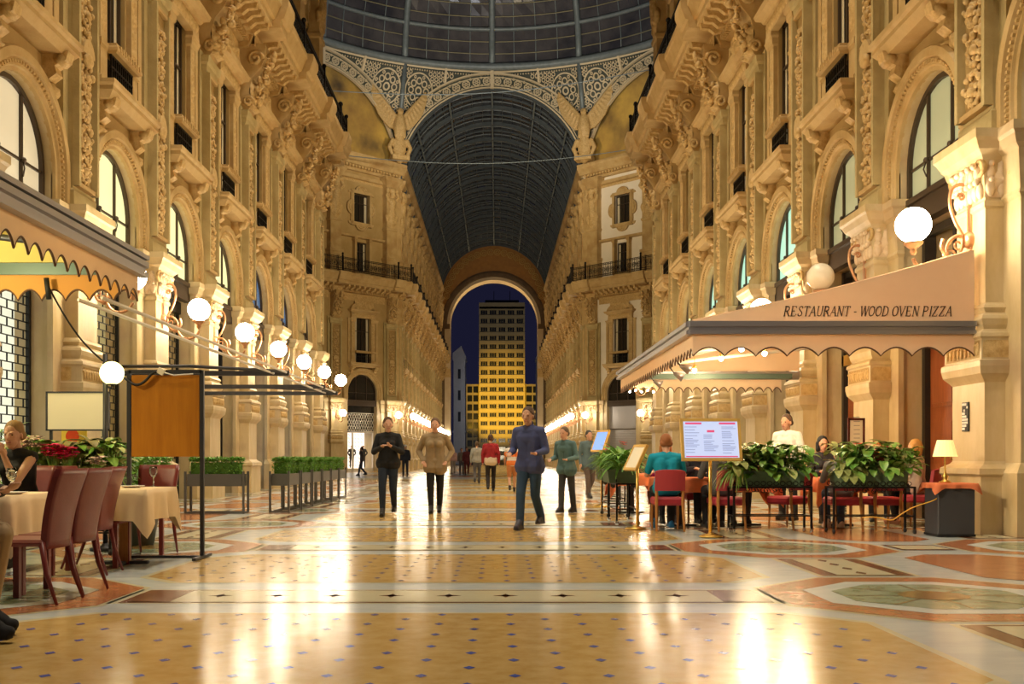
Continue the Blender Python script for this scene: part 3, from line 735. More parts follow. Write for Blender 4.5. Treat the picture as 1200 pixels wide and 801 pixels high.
# ================================================================== OCTAGON
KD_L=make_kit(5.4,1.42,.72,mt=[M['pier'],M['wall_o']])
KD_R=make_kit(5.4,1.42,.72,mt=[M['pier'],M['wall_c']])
KE=KD_R
r2=sqrt(.5)
def diag(side,kit):
    sx=-1 if side=='left' else 1
    a=-3*pi/4 if sx<0 else 3*pi/4
    P=lambda s:(sx*(WX+s*r2),82.0-s*r2)
    for s in (.9,6.3,11.7): put(nm('trim'),PIL,*P(s),a)
    for s in (3.6,9.0): bay(kit,*P(s),a,'octagon_'+side,'darkglass')
    for s0,s1 in ((-.4,.9),(11.7,15)):
        x,y=P((s0+s1)/2); h=(s1-s0)/2
        mb=MB(); mb.box(-h,h,-1,0,0,24.4); o=mb.build('wall_octagon_'+side,M['stone'],None,(x,y,0),a); struct(o)
        for me in (cornice_mesh(2*h,'trim',3),topcornice_mesh(2*h),rail_mesh(2*h)): put(nm('trim'),me,x,y,a)
    x,y=P(3.6)
    if sx>0: shop('shutter',kit,x,y,a,'shutter','shutter')
    else:    # lit shop with a lattice band above
        f=MB(); Rr=kit.R
        f.box(-Rr,Rr,-.5,-.36,4.55,5.08,1)
        for z in (3.0,3.1,4.5): f.box(-Rr,Rr,-.46,-.36,z,z+.06)
        n=12
        for i in range(n):
            u0=-Rr+2*Rr*i/n; u1=u0+2*Rr/n
            for zz in (3.16,3.6,4.04):
                f.tube([(u0,-.42,zz),(u1,-.42,zz+.44)],.03,4); f.tube([(u1,-.42,zz),(u0,-.42,zz+.44)],.03,4)
        for u in (-Rr+.05,Rr-.05,.62): f.box(u-.05,u+.05,-.5,-.38,0,3.05)
        f.box(-Rr,Rr,-.5,-.38,0,.25)
        o=struct(link(nm('window'),f.mesh('frame',[M['white_m'],M['darkglass']]),None,(x,y,0),a))
        b=MB(); b.quad((Rr,-1.6,0),(-Rr,-1.6,0),(-Rr,-1.6,3.1),(Rr,-1.6,3.1)); b.quad((Rr,-.5,3.1),(-Rr,-.5,3.1),(-Rr,-.5,4.5),(Rr,-.5,4.5),1)
        for i in range(9):
            for j in range(9): b.tube([(-Rr+.2+i*.31,-1.58,.4+j*.3),(-Rr+.35+i*.31,-1.58,.55+j*.3)],.02,4,2)
        b.build('display_back',[M['lit_disp'],M['darkglass'],M['darkwood']],o)
M['lit_disp']=mat('lit_display_wall',(.7,.65,.6),.6,emit=(.95,.82,.68),estr=.85)
diag('left',KD_L); diag('right',KD_R)
# ---- far arm
FY=[82.7+BZ*k for k in range(15)]
for i,y in enumerate(FY):
    put(nm('trim'),PIL,WX,y,pi/2); put(nm('trim'),PIL,-WX,y,-pi/2)
    if i<14:
        for sx,side in ((1,'right'),(-1,'left')):
            bay(KN,sx*WX,y+BZ/2,sx*pi/2,side,'darkglass',False); shop('glass',KN,sx*WX,y+BZ/2,sx*pi/2,'iron','litback2' if (i*5+sx)%3 else 'darkglass')
# ---- end wall with the great exit arch (inner radius 6.1, centre height 20)
EY=142.0
def end_wall():
    mb=MB(); n=40; Ri=6.08; cz=19.6; Ro=WX+.3; D=2.6
    arc=[(Ri*cos(pi-pi*i/n),cz+Ri*sin(pi-pi*i/n)) for i in range(n+1)]
    out=[(Ro*cos(pi-pi*i/n),23.1+Ro*sin(pi-pi*i/n)) for i in range(n+1)]
    for i in range(n):
        (xa,za),(xb,zb)=arc[i],arc[i+1]; (xc,zc),(xd,zd)=out[i],out[i+1]
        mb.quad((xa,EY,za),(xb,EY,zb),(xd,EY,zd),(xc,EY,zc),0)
        mb.quad((xa,EY,za),(xa,EY+D,za),(xb,EY+D,zb),(xb,EY,zb),1)
    for s in (-1,1):
        mb.quad((s*Ri,EY,0),(s*Ro,EY,0),(s*Ro,EY,23.1),(s*Ri,EY,cz),0); mb.quad((s*Ri,EY,0),(s*Ri,EY+D,0),(s*Ri,EY+D,cz),(s*Ri,EY,cz),1)
        mb.stack(s*(Ri+.35),.3,EY,-.15,[(0,0),(1,0)],1) if False else None
        a,b=sorted((s*(Ri-.08),s*(Ri+.75))); mb.box(a,b,EY-.25,EY,cz-1.2,cz-.7,1); mb.box(a,b,EY-.15,EY,0,cz-1.2,1)
        mb.box(a,b,EY-.2,EY-.1,12.2,13.4,2)
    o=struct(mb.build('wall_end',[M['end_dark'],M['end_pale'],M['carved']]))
    # painted band + mouldings
    t=MB()
    def ring(r0,r1,c,y0,y1,mi,n=48,lo=0):
        vs=[]
        for i in range(n+1):
            a=pi-pi*i/n
            for r,y in ((r0,y1),(r0,y0),(r1,y0),(r1,y1)): vs.append((r*cos(a),y,c+r*sin(a)))
        t.add(vs,[(4*i+j,4*i+j+1,4*i+5+j,4*i+4+j) for i in range(n) for j in range(3)],mi)
    ring(Ri,Ri+.42,cz,EY-.12,EY,1); ring(Ri+.5,Ri+1.0,cz,EY-.3,EY,0)
    struct(t.build(nm('trim'),[M['end_dark'],M['end_pale']]))
    p=MB(); n=56
    vs=[]
    for i in range(n+1):
        a=pi-pi*i/n
        vs.append(((Ri+1.1)*cos(a),EY-.06,cz+.2+(Ri+1.1)*sin(a))); vs.append(((WX-.1)*cos(a),EY-.06,23.15+(WX-.1)*sin(a)))
    p.add(vs,[(2*i,2*i+1,2*i+3,2*i+2) for i in range(n)],0)
    for i in range(22):
        a=pi*(i+.5)/22; r=WX-.95; 
        p.tube([(r*cos(a)+.42*cos(q*pi/5),EY-.1,23.0+r*sin(a)+.42*sin(q*pi/5)) for q in range(10)],.06,4,1,closed=True)
        p.tube([(r*cos(a)+.2*cos(q*pi/4),EY-.1,23.0+r*sin(a)+.2*sin(q*pi/4)) for q in range(8)],.05,4,1,closed=True)
    struct(p.build(nm('trim'),[M['painted'],M['painted2']]))
M['end_dark']=mat('dark_brown_stone',(.16,.10,.05),.7,c2=(.12,.075,.035),scale=2)  # dark brown stone of the end wall and its outer moulding
M['end_pale']=mat('cream_arch_stone',(.62,.5,.32),.6,c2=(.55,.43,.26),scale=1)
M['painted']=mat('orange_painted_band',(.42,.20,.04),.6,c2=(.34,.15,.03),scale=2)
M['painted2']=mat('gold_scroll_paint',(.55,.36,.10),.6)
end_wall()

# ================================================================== IRON AND GLASS ROOFS
def vault(L,name):
    mb=MB(); r=7.45; cz=23.2; n=28; m=int(L/2.1)
    def P(a,y,rr): return (rr*cos(a),y,cz+rr*sin(a))
    g=[]
    for j in range(m):                                  # glass panels, a slight tilt each so that they catch light differently
        y0=L*j/m; y1=L*(j+1)/m
        for i in range(n):
            a0=pi*i/n; a1=pi*(i+1)/n; q=R.uniform(-.05,.05); q2=R.uniform(-.05,.05)
            mb.add([P(a0,y0,r+.1+q),P(a1,y0,r+.1+q2),P(a1,y1,r+.1-q),P(a0,y1,r+.1-q2)],[(0,1,2,3)],0)
    for j in range(m+1):
        y=L*j/m; w=.10 if j%2 else .16; d=.16 if j%2 else .34
        vs=[]
        for i in range(n+1):
            a=pi*i/n
            vs+=[P(a,y-w/2,r+.1),P(a,y-w/2,r-d+.1),P(a,y+w/2,r-d+.1),P(a,y+w/2,r+.1)]
        mb.add(vs,[(4*i+k,4*i+4+k,4*i+4+(k+1)%4,4*i+(k+1)%4) for i in range(n) for k in range(4)],1)
        if j<m:
            for q in (.5,):
                yy=y+q*L/m; vs=[]
                for i in range(n+1):
                    a=pi*i/n; vs+=[P(a,yy-.03,r+.08),P(a,yy,r),P(a,yy+.03,r+.08)]
                mb.add(vs,[(3*i+k,3*i+3+k,3*i+3+(k+1)%3,3*i+(k+1)%3) for i in range(n) for k in range(3)],1)
    for q in (10,35,62,90,118,145,170):
        a=radians(q); mb.tube([P(a,0,r-.12),P(a,L,r-.12)],.085,6,2,sm=False)
    for i in range(n):
        a=pi*i/n; mb.tube([P(a,0,r+.04),P(a,L,r+.04)],.03,4,1,sm=False)
    return mb.mesh(name,[M['roofglass'],M['vaultiron'],M['roofiron']])
vm=vault(60,'ceiling')
struct(link('ceiling',vm,None,(0,82,0)))
struct(link('ceiling',vm,None,(0,-14,0)))
def dome():
    mb=MB(); r0=18.0; cz=32.4; H=14.5; n=64; rings=[radians(x) for x in (0,11,22,33,44,55,66,77,86)]
    def P(az,el,k=0): return ((r0+k)*cos(el)*cos(az),64+(r0+k)*cos(el)*sin(az),cz+(H+k)*sin(el))
    for j in range(len(rings)-1):
        for s in range(3):
            e0=rings[j]+(rings[j+1]-rings[j])*s/3; e1=rings[j]+(rings[j+1]-rings[j])*(s+1)/3
            for i in range(n*2):
                a0=2*pi*i/(2*n); a1=2*pi*(i+1)/(2*n); q=R.uniform(-.03,.03)
                mb.add([P(a0,e0,q),P(a1,e0,-q),P(a1,e1,q),P(a0,e1,-q)],[(0,1,2,3)],0)
            if s: mb.tube([P(2*pi*i/64,e0,-.1) for i in range(64)],.05,4,2,closed=True)
        mb.tube([P(2*pi*i/64,rings[j],-.15) for i in range(64)],.17,6,1,closed=True)
    for k in range(16):
        az=2*pi*k/16
        mb.tube([P(az,pi/2*i/20*.96,-.15) for i in range(21)],.26,6,1)
        for q in (1/4,.5,3/4): mb.tube([P(az+2*pi/16*q,pi/2*i/16*.94,-.05) for i in range(17)],.05,4,1)
    for i in range(96):                                # cornice ring
        pass
    mb.tube([(17.75*cos(2*pi*i/96),64+17.75*sin(2*pi*i/96),32.25) for i in range(96)],.32,6,1,closed=True)
    return mb
struct(dome().build('ceiling',[M['domeglass'],M['roofiron'],M['purlin']]))

def side_of_octagon(kind,rot):
    """arch band, lacework spandrels and painted lunette of one octagon side; modelled on the far side, turned about the centre"""
    T=Matrix.Translation((0,64,0))@Matrix.Rotation(rot,4,'Z')@Matrix.Translation((0,-64,0))
    Y=82.1; cz=23.2; r0=7.4; r1=8.62; n=72
    mb=MB()
    def clampx(x): return max(-7.5,min(7.5,x))
    def zo(x): return cz+sqrt(max(.01,(r1+.06)**2-x*x))
    def top(x):
        L=hypot(x,18.1); return (x*17.8/L,64+18.1*17.8/L,32.1)
    def mp(x,z,off=0):
        zz=zo(x); f=(z-zz)/(32.1-zz); t=top(x); f=max(0,min(1,f))
        return (x*(1-f)+t[0]*f,Y*(1-f)+t[1]*f-off,z)
    # arch band: two mouldings, backing, rosettes
    for (ra,rb,y0,y1,mi) in ((r0,r0+.10,-.26,.0,0),(r1-.10,r1+.04,-.26,.2,0),(r0+.1,r1-.1,-.05,.15,1),(r0+.24,r0+.30,-.14,.0,0),(r1-.32,r1-.26,-.14,.0,0)):
        vs=[]
        for i in range(n+1):
            a=pi-pi*i/n
            for r,y in ((ra,y1),(ra,y0),(rb,y0),(rb,y1)): vs.append((clampx(r*cos(a)),Y+y,cz+r*sin(a)))
        fs=[]
        for i in range(n):
            if abs(vs[4*i][0])>=7.5 and abs(vs[4*i+4][0])>=7.5: continue
            fs+=[(4*i+j,4*i+j+1,4*i+5+j,4*i+4+j) for j in range(3)]
        mb.add(vs,fs,mi)
    rm=(r0+r1)/2
    def flatring(c,ra,rb,fn,m=14,mi=0,th=.05):
        vs=[]
        for i in range(m):
            a=2*pi*i/m
            for r,o in ((ra,0),(ra,th),(rb,th),(rb,0)): vs.append(fn(c[0]+r*cos(a),c[1]+r*sin(a),o))
        mb.add(vs,[(4*i+j,4*i+j+1,4*((i+1)%m)+j+1,4*((i+1)%m)+j) for i in range(m) for j in range(3)],mi)
    fb=lambda x,z,o:(x,Y-.05-o*1.6,z)
    K=30
    for i in range(K):
        a=pi*(i+.5)/K; c=(rm*cos(a),cz+rm*sin(a))
        if abs(c[0])>7.1: continue
        flatring(c,.24,.33,fb); flatring(c,.05,.13,fb,8)
        for q in range(6): flatring((c[0]+.185*cos(q*pi/3),c[1]+.185*sin(q*pi/3)),.025,.05,fb,6)
        for dr in (-.3,.3):
            a2=a+pi/K/2; c2=((rm+dr)*cos(a2),cz+(rm+dr)*sin(a2))
            if abs(c2[0])<7.3: flatring(c2,.05,.1,fb,8)
    # spandrel backing: dark sheet in place of the darkness behind the lace
    for s in (-1,1):
        N=24
        for i in range(N):
            xa=s*7.5*i/N; xb=s*7.5*(i+1)/N
            mb.quad(mp(xa,zo(xa),-.1),mp(xb,zo(xb),-.1),mp(xb,32.1,-.1),mp(xa,32.1,-.1),1)
            za,zb=mp(xa,31.85,.14),mp(xb,31.85,.14); zc,zd=mp(xa,32.1,.14),mp(xb,32.1,.14)
            mb.quad(za,zb,zd,zc,0)
        for k in range(34):
            x=s*(.1+k*.22)
            p=mp(x,31.72,.12); mb.ball(p,.07,6,4,0)
        fs_=lambda x,z,o:mp(x,z,.05+o)
        rc=(s*6.0,30.3)
        flatring(rc,1.16,1.26,fs_,28); flatring(rc,.18,.30,fs_,12)
        for q in range(8):
            flatring((rc[0]+.68*cos(q*pi/4),rc[1]+.68*sin(q*pi/4)),.17,.26,fs_,12)
            flatring((rc[0]+1.0*cos((q+.5)*pi/4),rc[1]+1.0*sin((q+.5)*pi/4)),.06,.13,fs_,8)
        g=.36; j=0; z=26.2
        while z<31.7:
            x=.2+(g/2 if j%2 else 0)
            while x<7.45:
                if z>zo(x)+.16 and hypot(s*x-rc[0],z-rc[1])>1.36 and zo(x)<31.4:
                    flatring((s*x,z),.10,.165,fs_,9); 
                x+=g
            z+=g*.87; j+=1
        for x in (3.75,):                              # uprights
            zz=zo(x); a,b=mp(s*x-.09,zz,.2),mp(s*x+.09,zz,.2); c,d=mp(s*x+.09,32.1,.2),mp(s*x-.09,32.1,.2)
            mb.quad(a,b,c,d,0)
            a2,d2=mp(s*x-.09,zz,.0),mp(s*x-.09,32.1,.0); mb.quad(a,a2,d2,d,0)
            b2,c2=mp(s*x+.09,zz,.0),mp(s*x+.09,32.1,.0); mb.quad(b,b2,c2,c,0)
    mb.box(-.14,.14,Y-.35,Y,cz+r0-.05,32.0,0)
    # corner rib down to the corner
    p0=top(7.5); mb.tube([(7.45,Y-.1,26.8),(p0[0],p0[1],32.2)],.2,6,2); 
    o=mb.build(nm('trim'),[M['lace'],M['spandrel'],M['roofiron']]); o.matrix_world=T; struct(o)
    if kind=='lunette':
        l=MB(); n=40
        l.poly([( -7.5*cos(pi*i/n),Y+.35,24.2+7.4*sin(pi*i/n)) for i in range(n+1)])
        o=l.build('mosaic',M['mosaic']); o.matrix_world=T; o.name=nm('wall'); struct(o)
    if kind=='arm' :
        pass
for kind,k in (('arm',0),('lunette',1),('lunette',-1)): side_of_octagon(kind,k*pi/4)
# ================================================================== EAGLE STATUES
def eagle(sx,label):
    mb=MB()
    mb.ball((0,0,1.1),.7,12,8,0,None,(.8,.45,1.3)); mb.cap((0,0,2.0),.36,(0,0,0.1),.32)
    mb.chain([(0,0,2.0),(0,-.05,2.6),(0,-.1,3.2),(0,-.18,3.6)],[.40,.55,.42,.24])
    mb.ball((0,-.25,3.85),.26,10,8); mb.cap((0,-.4,3.85),.12,(0,-.62,3.72),.05)
    for s in (-1,1):
        out=[(.2,2.5),(.2,3.4),(.7,4.0),(1.2,4.7),(1.75,5.35),(2.2,5.75),(2.3,5.2),(2.2,4.7),(2.0,4.1),(1.7,3.5),(1.3,3.0),(.8,2.55)]
        mb.prismy([(s*x,z) for x,z in (out if s>0 else out[::-1])],.0,.20)
        mb.chain([(s*.25,.02,3.3),(s*.9,.0,4.15),(s*2.15,.05,5.65)],[.22,.17,.09])
        for k in range(8):
            t=k/7; mb.cap((s*(.55+1.35*t),-.02,3.5+1.7*t),.10,(s*(.85+1.45*t),.02,2.72+2.45*t),.05)
        mb.chain([(s*.3,-.1,2.3),(s*.34,-.2,1.9)],[.2,.14])
        mb.chain([(s*.6,-.1,1.6),(s*.85,-.1,1.0),(s*.6,-.1,.4)],[.16,.18,.14])
    mb.box(-.7,.7,-.5,.5,0,.35)
    o=rmesh('eagle_statue',mb,.05,M['carved'],None,2); o.location=(sx*7.3,80.9,24.5); o.rotation_euler=(0,0,-sx*radians(22))
    return tag(o,label,'statue')
eagle(-1,'carved stone eagle with raised wings on the left corner of the far vault arch')
eagle(1,'carved stone eagle with raised wings on the right corner of the far vault arch')

# ================================================================== GLOBE WALL LAMPS
def bracket_mesh():
    mb=MB()
    arm=[(0,0,.75),(0,.16,.80),(0,.28,.72),(0,.30,.5),(0,.22,.25),(0,.12,.05),(0,.16,-.18),(0,.3,-.25),(0,.42,-.12),(0,.40,.02)]
    # smooth the scroll with a Catmull-Rom pass
    def smooth(pts,k=5):
        o=[]; P=[Vector(p) for p in pts]
        for i in range(len(P)-1):
            a,b,c,d=P[max(i-1,0)],P[i],P[i+1],P[min(i+2,len(P)-1)]
            for j in range(k):
                t=j/k; o.append(.5*((2*b)+(c-a)*t+(2*a-5*b+4*c-d)*t*t+(3*b-a-3*c+d)*t**3))
        o.append(P[-1]); return o
    mb.tube(smooth(arm),.026,7)
    mb.tube(smooth([(0,.06,.02),(0,.2,.06),(0,.34,-.06),(0,.36,-.28),(0,.48,-.42),(0,.66,-.43),(0,.79,-.34),(0,.83,-.26)]),.028,7)
    for cy,cz,r,d in ((.18,-.06,.13,1),(.30,-.2,.10,-1),(.14,.62,.06,1)):
        mb.tube([(0,cy+r*(1-t/20)*cos(d*t*.55),cz+r*(1-t/20)*sin(d*t*.55)) for t in range(18)],.017,6)
    mb.lathe([(.001,-.28),(.03,-.28),(.05,-.24),(.04,-.2),(.08,-.17),(.13,-.13),(.14,-.10),(.001,-.10)],14,(0,.83,.07))
    mb.lathe([(.001,-.10),(.09,-.1),(.12,-.05),(.12,.05),(.09,.1),(.001,.1)],12,(0,0,0),0,Matrix.Rotation(-pi/2,4,'X')@Matrix.Scale(1,4))
    mb.box(-.05,.05,0,.03,-.2,.8)
    return mb.mesh('bracket',M['bracket'])
BRK=bracket_mesh()
def globe_mesh(m,r=.25,n=20):
    mb=MB(); mb.ball((0,0,0),r,n,int(n*.7)); return mb.mesh('globe',M[m])
G_on,G_off,G_far=globe_mesh('globe'),globe_mesh('globe_off'),globe_mesh('globe2',.26,10)
def wall_lamp(label,x,y,a,g,group=None,z=4.2):
    t=thing('globe_wall_lamp',label,'lamp',(x,y,z),a,group)
    link('bracket',BRK,t); link('globe',g,t,(0,.83,.22)); return t
def onpil(sx,y): return (sx*(WX-.30),y,sx*pi/2)
ords=['just behind the end of the left awning','first fully visible one past the left awning','second past the left awning','third past the left awning','fourth past the left awning','fifth past the left awning','on the last left pilaster before the octagon']
for i,y in enumerate(PY):
    if i<3: continue
    wall_lamp('lit globe wall lamp on gilt scroll bracket, '+ords[i-3],*onpil(-1,y),G_on)
wall_lamp('large lit globe wall lamp above the restaurant awning at the right edge',*onpil(1,PY[2]),G_on)
wall_lamp('unlit white globe wall lamp above the middle of the awning lettering',*onpil(1,PY[3]),G_off)
wall_lamp('lit globe wall lamp half hidden behind the sloping top of the right awning',*onpil(1,PY[4]),G_on)
for i in range(5,10): wall_lamp('lit globe wall lamp on right wall pilaster seen beyond the restaurant awning',*onpil(1,PY[i]),G_on,'globe lamps behind the right awning')
for side,sx,a in (('left',-1,-3*pi/4),('right',1,3*pi/4)):
    for s,w in ((.9,'inner'),(6.3,'outer')):
        n=Vector((cos(a+pi/2),sin(a+pi/2))); 
        wall_lamp('lit globe lamp on the %s pilaster of the octagon facade on the %s'%(w,side),sx*(WX+s*r2)+n.x*.3,82-s*r2+n.y*.3,a,G_far)
for sx,s in ((-1,'left'),(1,'right')):
    for i,y in enumerate(FY): wall_lamp('small bright globe lamp in the receding row along the far arm, %s wall'%s,*onpil(sx,y),G_far,'globe lamps along the far arm %s wall'%s)

# ================================================================== AWNINGS
def scallop_prism(mb,p0,p1,zt,zb,n,amp,th,mi=0,mt=1,braid=True):
    p0=Vector(p0); p1=Vector(p1); L=(p1-p0).length; d=(p1-p0)/L; nr=Vector((-d.y,d.x,0))*th
    m=n*10; top=[]; bot=[]
    for i in range(m+1):
        t=i/m; z=zb+amp*abs(sin(pi*t*n))**.8
        q=p0+d*(L*t); top.append(Vector((q.x,q.y,zt))); bot.append(Vector((q.x,q.y,z)))
    vs=[]
    for a,b in zip(top,bot): vs+=[a-nr,b-nr,b+nr,a+nr]
    mb.add(vs,[(4*i+k,4*i+k+1,4*i+5+k,4*i+4+k) for i in range(m) for k in range(3)]+[(0,1,2,3),(4*m+3,4*m+2,4*m+1,4*m)],mi)
    if braid: mb.tube([b for b in bot],th*1.6,5,mt)
def front_bar(mb,x,y0,y1,z0,s,mi=0):                   # extruded aluminium profile along y, facing -s
    pr=[(0,0),(.10,0),(.10,.05),(.07,.06),(.07,.10),(.11,.11),(.11,.17),(.06,.19),(0,.19)]
    n=len(pr); vs=[(x-s*a,y0,z0+b) for a,b in pr]+[(x-s*a,y1,z0+b) for a,b in pr]
    mb.add(vs,[(i,(i+1)%n,n+(i+1)%n,n+i) for i in range(n)]+[tuple(range(n)),tuple(range(2*n-1,n-1,-1))],mi)
def xbar(mb,x0,x1,y,z0,h,w,mi=0): mb.box(min(x0,x1),max(x0,x1),y-w,y+w,z0,z0+h,mi)

GL={ # strokes: list of (points, thick?)
'R':[([(0.12,0),(0.12,1)],1),([(0.12,1),(.45,.98),(.6,.86),(.6,.68),(.45,.53),(.12,.5)],.8),([(.36,.5),(.72,0)],1)],
'E':[([(.12,0),(.12,1)],1),([(.12,1),(.62,1),(.64,.84)],.5),([(.12,.52),(.48,.52)],.5),([(.12,0),(.64,0),(.68,.2)],.5)],
'S':[([(.56,.8),(.5,.96),(.32,1),(.14,.92),(.12,.74),(.3,.56),(.5,.42),(.58,.24),(.5,.06),(.3,0),(.12,.06),(.08,.22)],.75)],
'T':[([(.38,0),(.38,1)],1),([(.04,.84),(.06,1),(.7,1),(.72,.84)],.5)],
'A':[([(.02,0),(.4,1)],.5),([(.4,1),(.74,0)],1),([(.16,.36),(.6,.36)],.5)],
'U':[([(.12,1),(.12,.3),(.2,.06),(.4,0),(.58,.06),(.66,.3),(.66,1)],.8)],
'N':[([(.1,0),(.1,1)],.5),([(.1,1),(.68,0)],1),([(.68,0),(.68,1)],.5)],
'W':[([(.02,1),(.26,0)],1),([(.26,0),(.48,1)],.5),([(.48,1),(.72,0)],1),([(.72,0),(.96,1)],.5)],
'O':[([(.4,0),(.18,.1),(.07,.35),(.07,.65),(.18,.9),(.4,1),(.62,.9),(.73,.65),(.73,.35),(.62,.1),(.4,0)],.8)],
'D':[([(.12,0),(.12,1)],1),([(.12,1),(.42,.98),(.64,.84),(.73,.6),(.73,.4),(.64,.16),(.42,.02),(.12,0)],.8)],
'V':[([(.02,1),(.38,0)],1),([(.38,0),(.7,1)],.5)],
'P':[([(.12,0),(.12,1)],1),([(.12,1),(.46,.98),(.62,.86),(.62,.66),(.46,.5),(.12,.47)],.8)],
'I':[([(.16,0),(.16,1)],1)],
'Z':[([(.1,.84),(.1,1),(.64,1)],.5),([(.64,1),(.06,0)],1),([(.06,0),(.64,0),(.66,.18)],.5)],
'-':[([(.08,.42),(.34,.42)],.7)],
'l':[([(.14,0),(.14,1)],1)],
}
ADV={'I':.40,'W':1.06,'-':.52,' ':.40,'T':.84,'S':.76}
SERIF={'R':[(.12,0),(.12,1),(.74,0)],'E':[(.12,0),(.12,1)],'T':[(.38,0)],'A':[(.02,0),(.74,0)],'U':[(.12,1),(.66,1)],'N':[(.1,0),(.1,1),(.68,1)],'W':[(.02,1),(.48,1),(.96,1)],'D':[(.12,0),(.12,1)],'V':[(.02,1),(.7,1)],'P':[(.12,0),(.12,1)],'I':[(.16,0),(.16,1)]}
def lettering(txt,h,th=.085,shear=.25,depth=.006):
    """slanted serif capitals in the xz plane, front towards -y; returns (MB, width)"""
    mb=MB(); x=0; layer=[0]
    def bar(a,b,w):
        d=Vector((b[0]-a[0],b[1]-a[1])); L=max(d.length,1e-6); d/=L; n=Vector((-d.y,d.x))*w/2; e=d*w*.3
        q=[(a[0]-e.x-n.x,a[1]-e.y-n.y),(b[0]+e.x-n.x,b[1]+e.y-n.y),(b[0]+e.x+n.x,b[1]+e.y+n.y),(a[0]-e.x+n.x,a[1]-e.y+n.y)]
        layer[0]=(layer[0]+1)%7; dy=depth+layer[0]*.0002
        vs=[((x+u+shear*v)*h,0,v*h) for u,v in q]+[((x+u+shear*v)*h,-dy,v*h) for u,v in q]
        mb.add(vs,[(0,1,2,3),(7,6,5,4),(0,4,5,1),(1,5,6,2),(2,6,7,3),(3,7,4,0)])
    for ch in txt:
        for pts,w in GL.get(ch,[]):
            for i in range(len(pts)-1): bar(pts[i],pts[i+1],th*w*1.25)
        for u,v in SERIF.get(ch,[]): bar((u-.11,v),(u+.11,v),th*.5)
        x+=ADV.get(ch,.90)
    return mb,x*h

def awning_right():
    x0,x1,y0,y1,zf=3.13,WX-.42,14.4,22.7,2.80
    zw=3.95
    t=thing('restaurant_awning','tan restaurant awning with scalloped valance and dark lettering on the right','awning',(x0,y0,zf))
    off=Vector((-x0,-y0,-zf)); T=Matrix.Translation(off)
    def b(name,mb,mats): 
        mb.v=[tuple(T@Vector(v)) for v in mb.v]; return mb.build(name,mats,t)
    c=MB(); th=.012
    n=10
    for i in range(n):                                 # sloping roof sheet with a slight sag
        def zr(u): return zf+.2+(zw-zf-.15)*u-.05*sin(pi*u)
        u0,u1=i/n,(i+1)/n
        for s in (-th,th): c.quad((x0+(x1-x0)*u0,y0,zr(u0)+s),(x0+(x1-x0)*u1,y0,zr(u1)+s),(x0+(x1-x0)*u1,y1,zr(u1)+s),(x0+(x1-x0)*u0,y1,zr(u0)+s))
    b('canopy',c,[M['canvas']])
    g=MB()                                              # closed gable ends
    for y in (y0,y1):
        g=MB()
        pts=[(x0+.03,zf+.19),(x1,zf+.19),(x1,zw+.04)]+[(x0+(x1-x0)*u,zf+.2+(zw-zf-.15)*u-.05*sin(pi*u)) for u in (.9,.75,.6,.45,.3,.15)]
        g.prismy(pts,y-th,y+th); b('gable_panel',g,[M['canvas']])
    f=MB(); front_bar(f,x0,y0-.05,y1+.05,zf,1)
    vs=[(0,0),(.09,0),(.09,.05),(.06,.06),(.06,.1),(.1,.11),(.1,.18),(0,.18)]
    for y,s in ((y0,1),(y1,-1)):
        f.prismx([(y-s*a,zf+b_) for a,b_ in vs],x0-.06,x1)
    b('front_frame',f,[M['alu']])
    v=MB(); scallop_prism(v,(x0,y0-.02,0),(x0,y1,0),zf,zf-.30,34,.11,.008,0,1)
    b('front_valance',v,[M['canvas'],M['trim_br']])
    v=MB(); scallop_prism(v,(x0,y0-.02,0),(x1,y0-.02,0),zf,zf-.30,9,.12,.008,0,1); b('side_valance',v,[M['canvas'],M['trim_br']])
    v=MB(); scallop_prism(v,(x0,y1,0),(x1-.4,y1,0),zf,zf-.28,18,.11,.008,0,1); b('side_valance',v,[M['canvas'],M['trim_br']])
    for y in (16.2,18.6,21.0):                         # folding arms under the canvas
        a=MB(); a.tube([(x0+.1,y,zf+.1),(x0+1.7,y+.5,zf+.35),(x1,y,zf+.55)],.035,8); b('folding_arm',a,[M['white_m']])
    for k in range(5):
        a=MB(); a.tube([(x0+.1,y0+.2+k*2.0,zf+.17),(x1,y0+.2+k*2.0,zw-.05)],.022,6); b('rafter',a,[M['white_m']])
    p=MB(); p.box(x0+.1,x1-.3,y1-.5,y1-.44,zf-.02,zf+.09); b('rear_rail',p,[M['green_m']])
    w=lettering('RESTAURANT - WOOD OVEN PIZZA',.135,.095)[1]
    wx0,wx1=CAMX+(918-582)*14.38/F,CAMX+(1116-582)*14.38/F
    k=(wx1-wx0)/w; z=CAMZ+(536-370)*14.38/F
    xo=0
    for wd in ('RESTAURANT ','- ','WOOD ','OVEN ','PIZZA'):
        l,lw=lettering(wd,.135,.095); l.v=[(wx0+(xo+x)*k,y0-.0135+y,z+zz) for x,y,zz in l.v]; b('lettering',l,[M['letter']]); xo+=lw
    return t
awning_right()
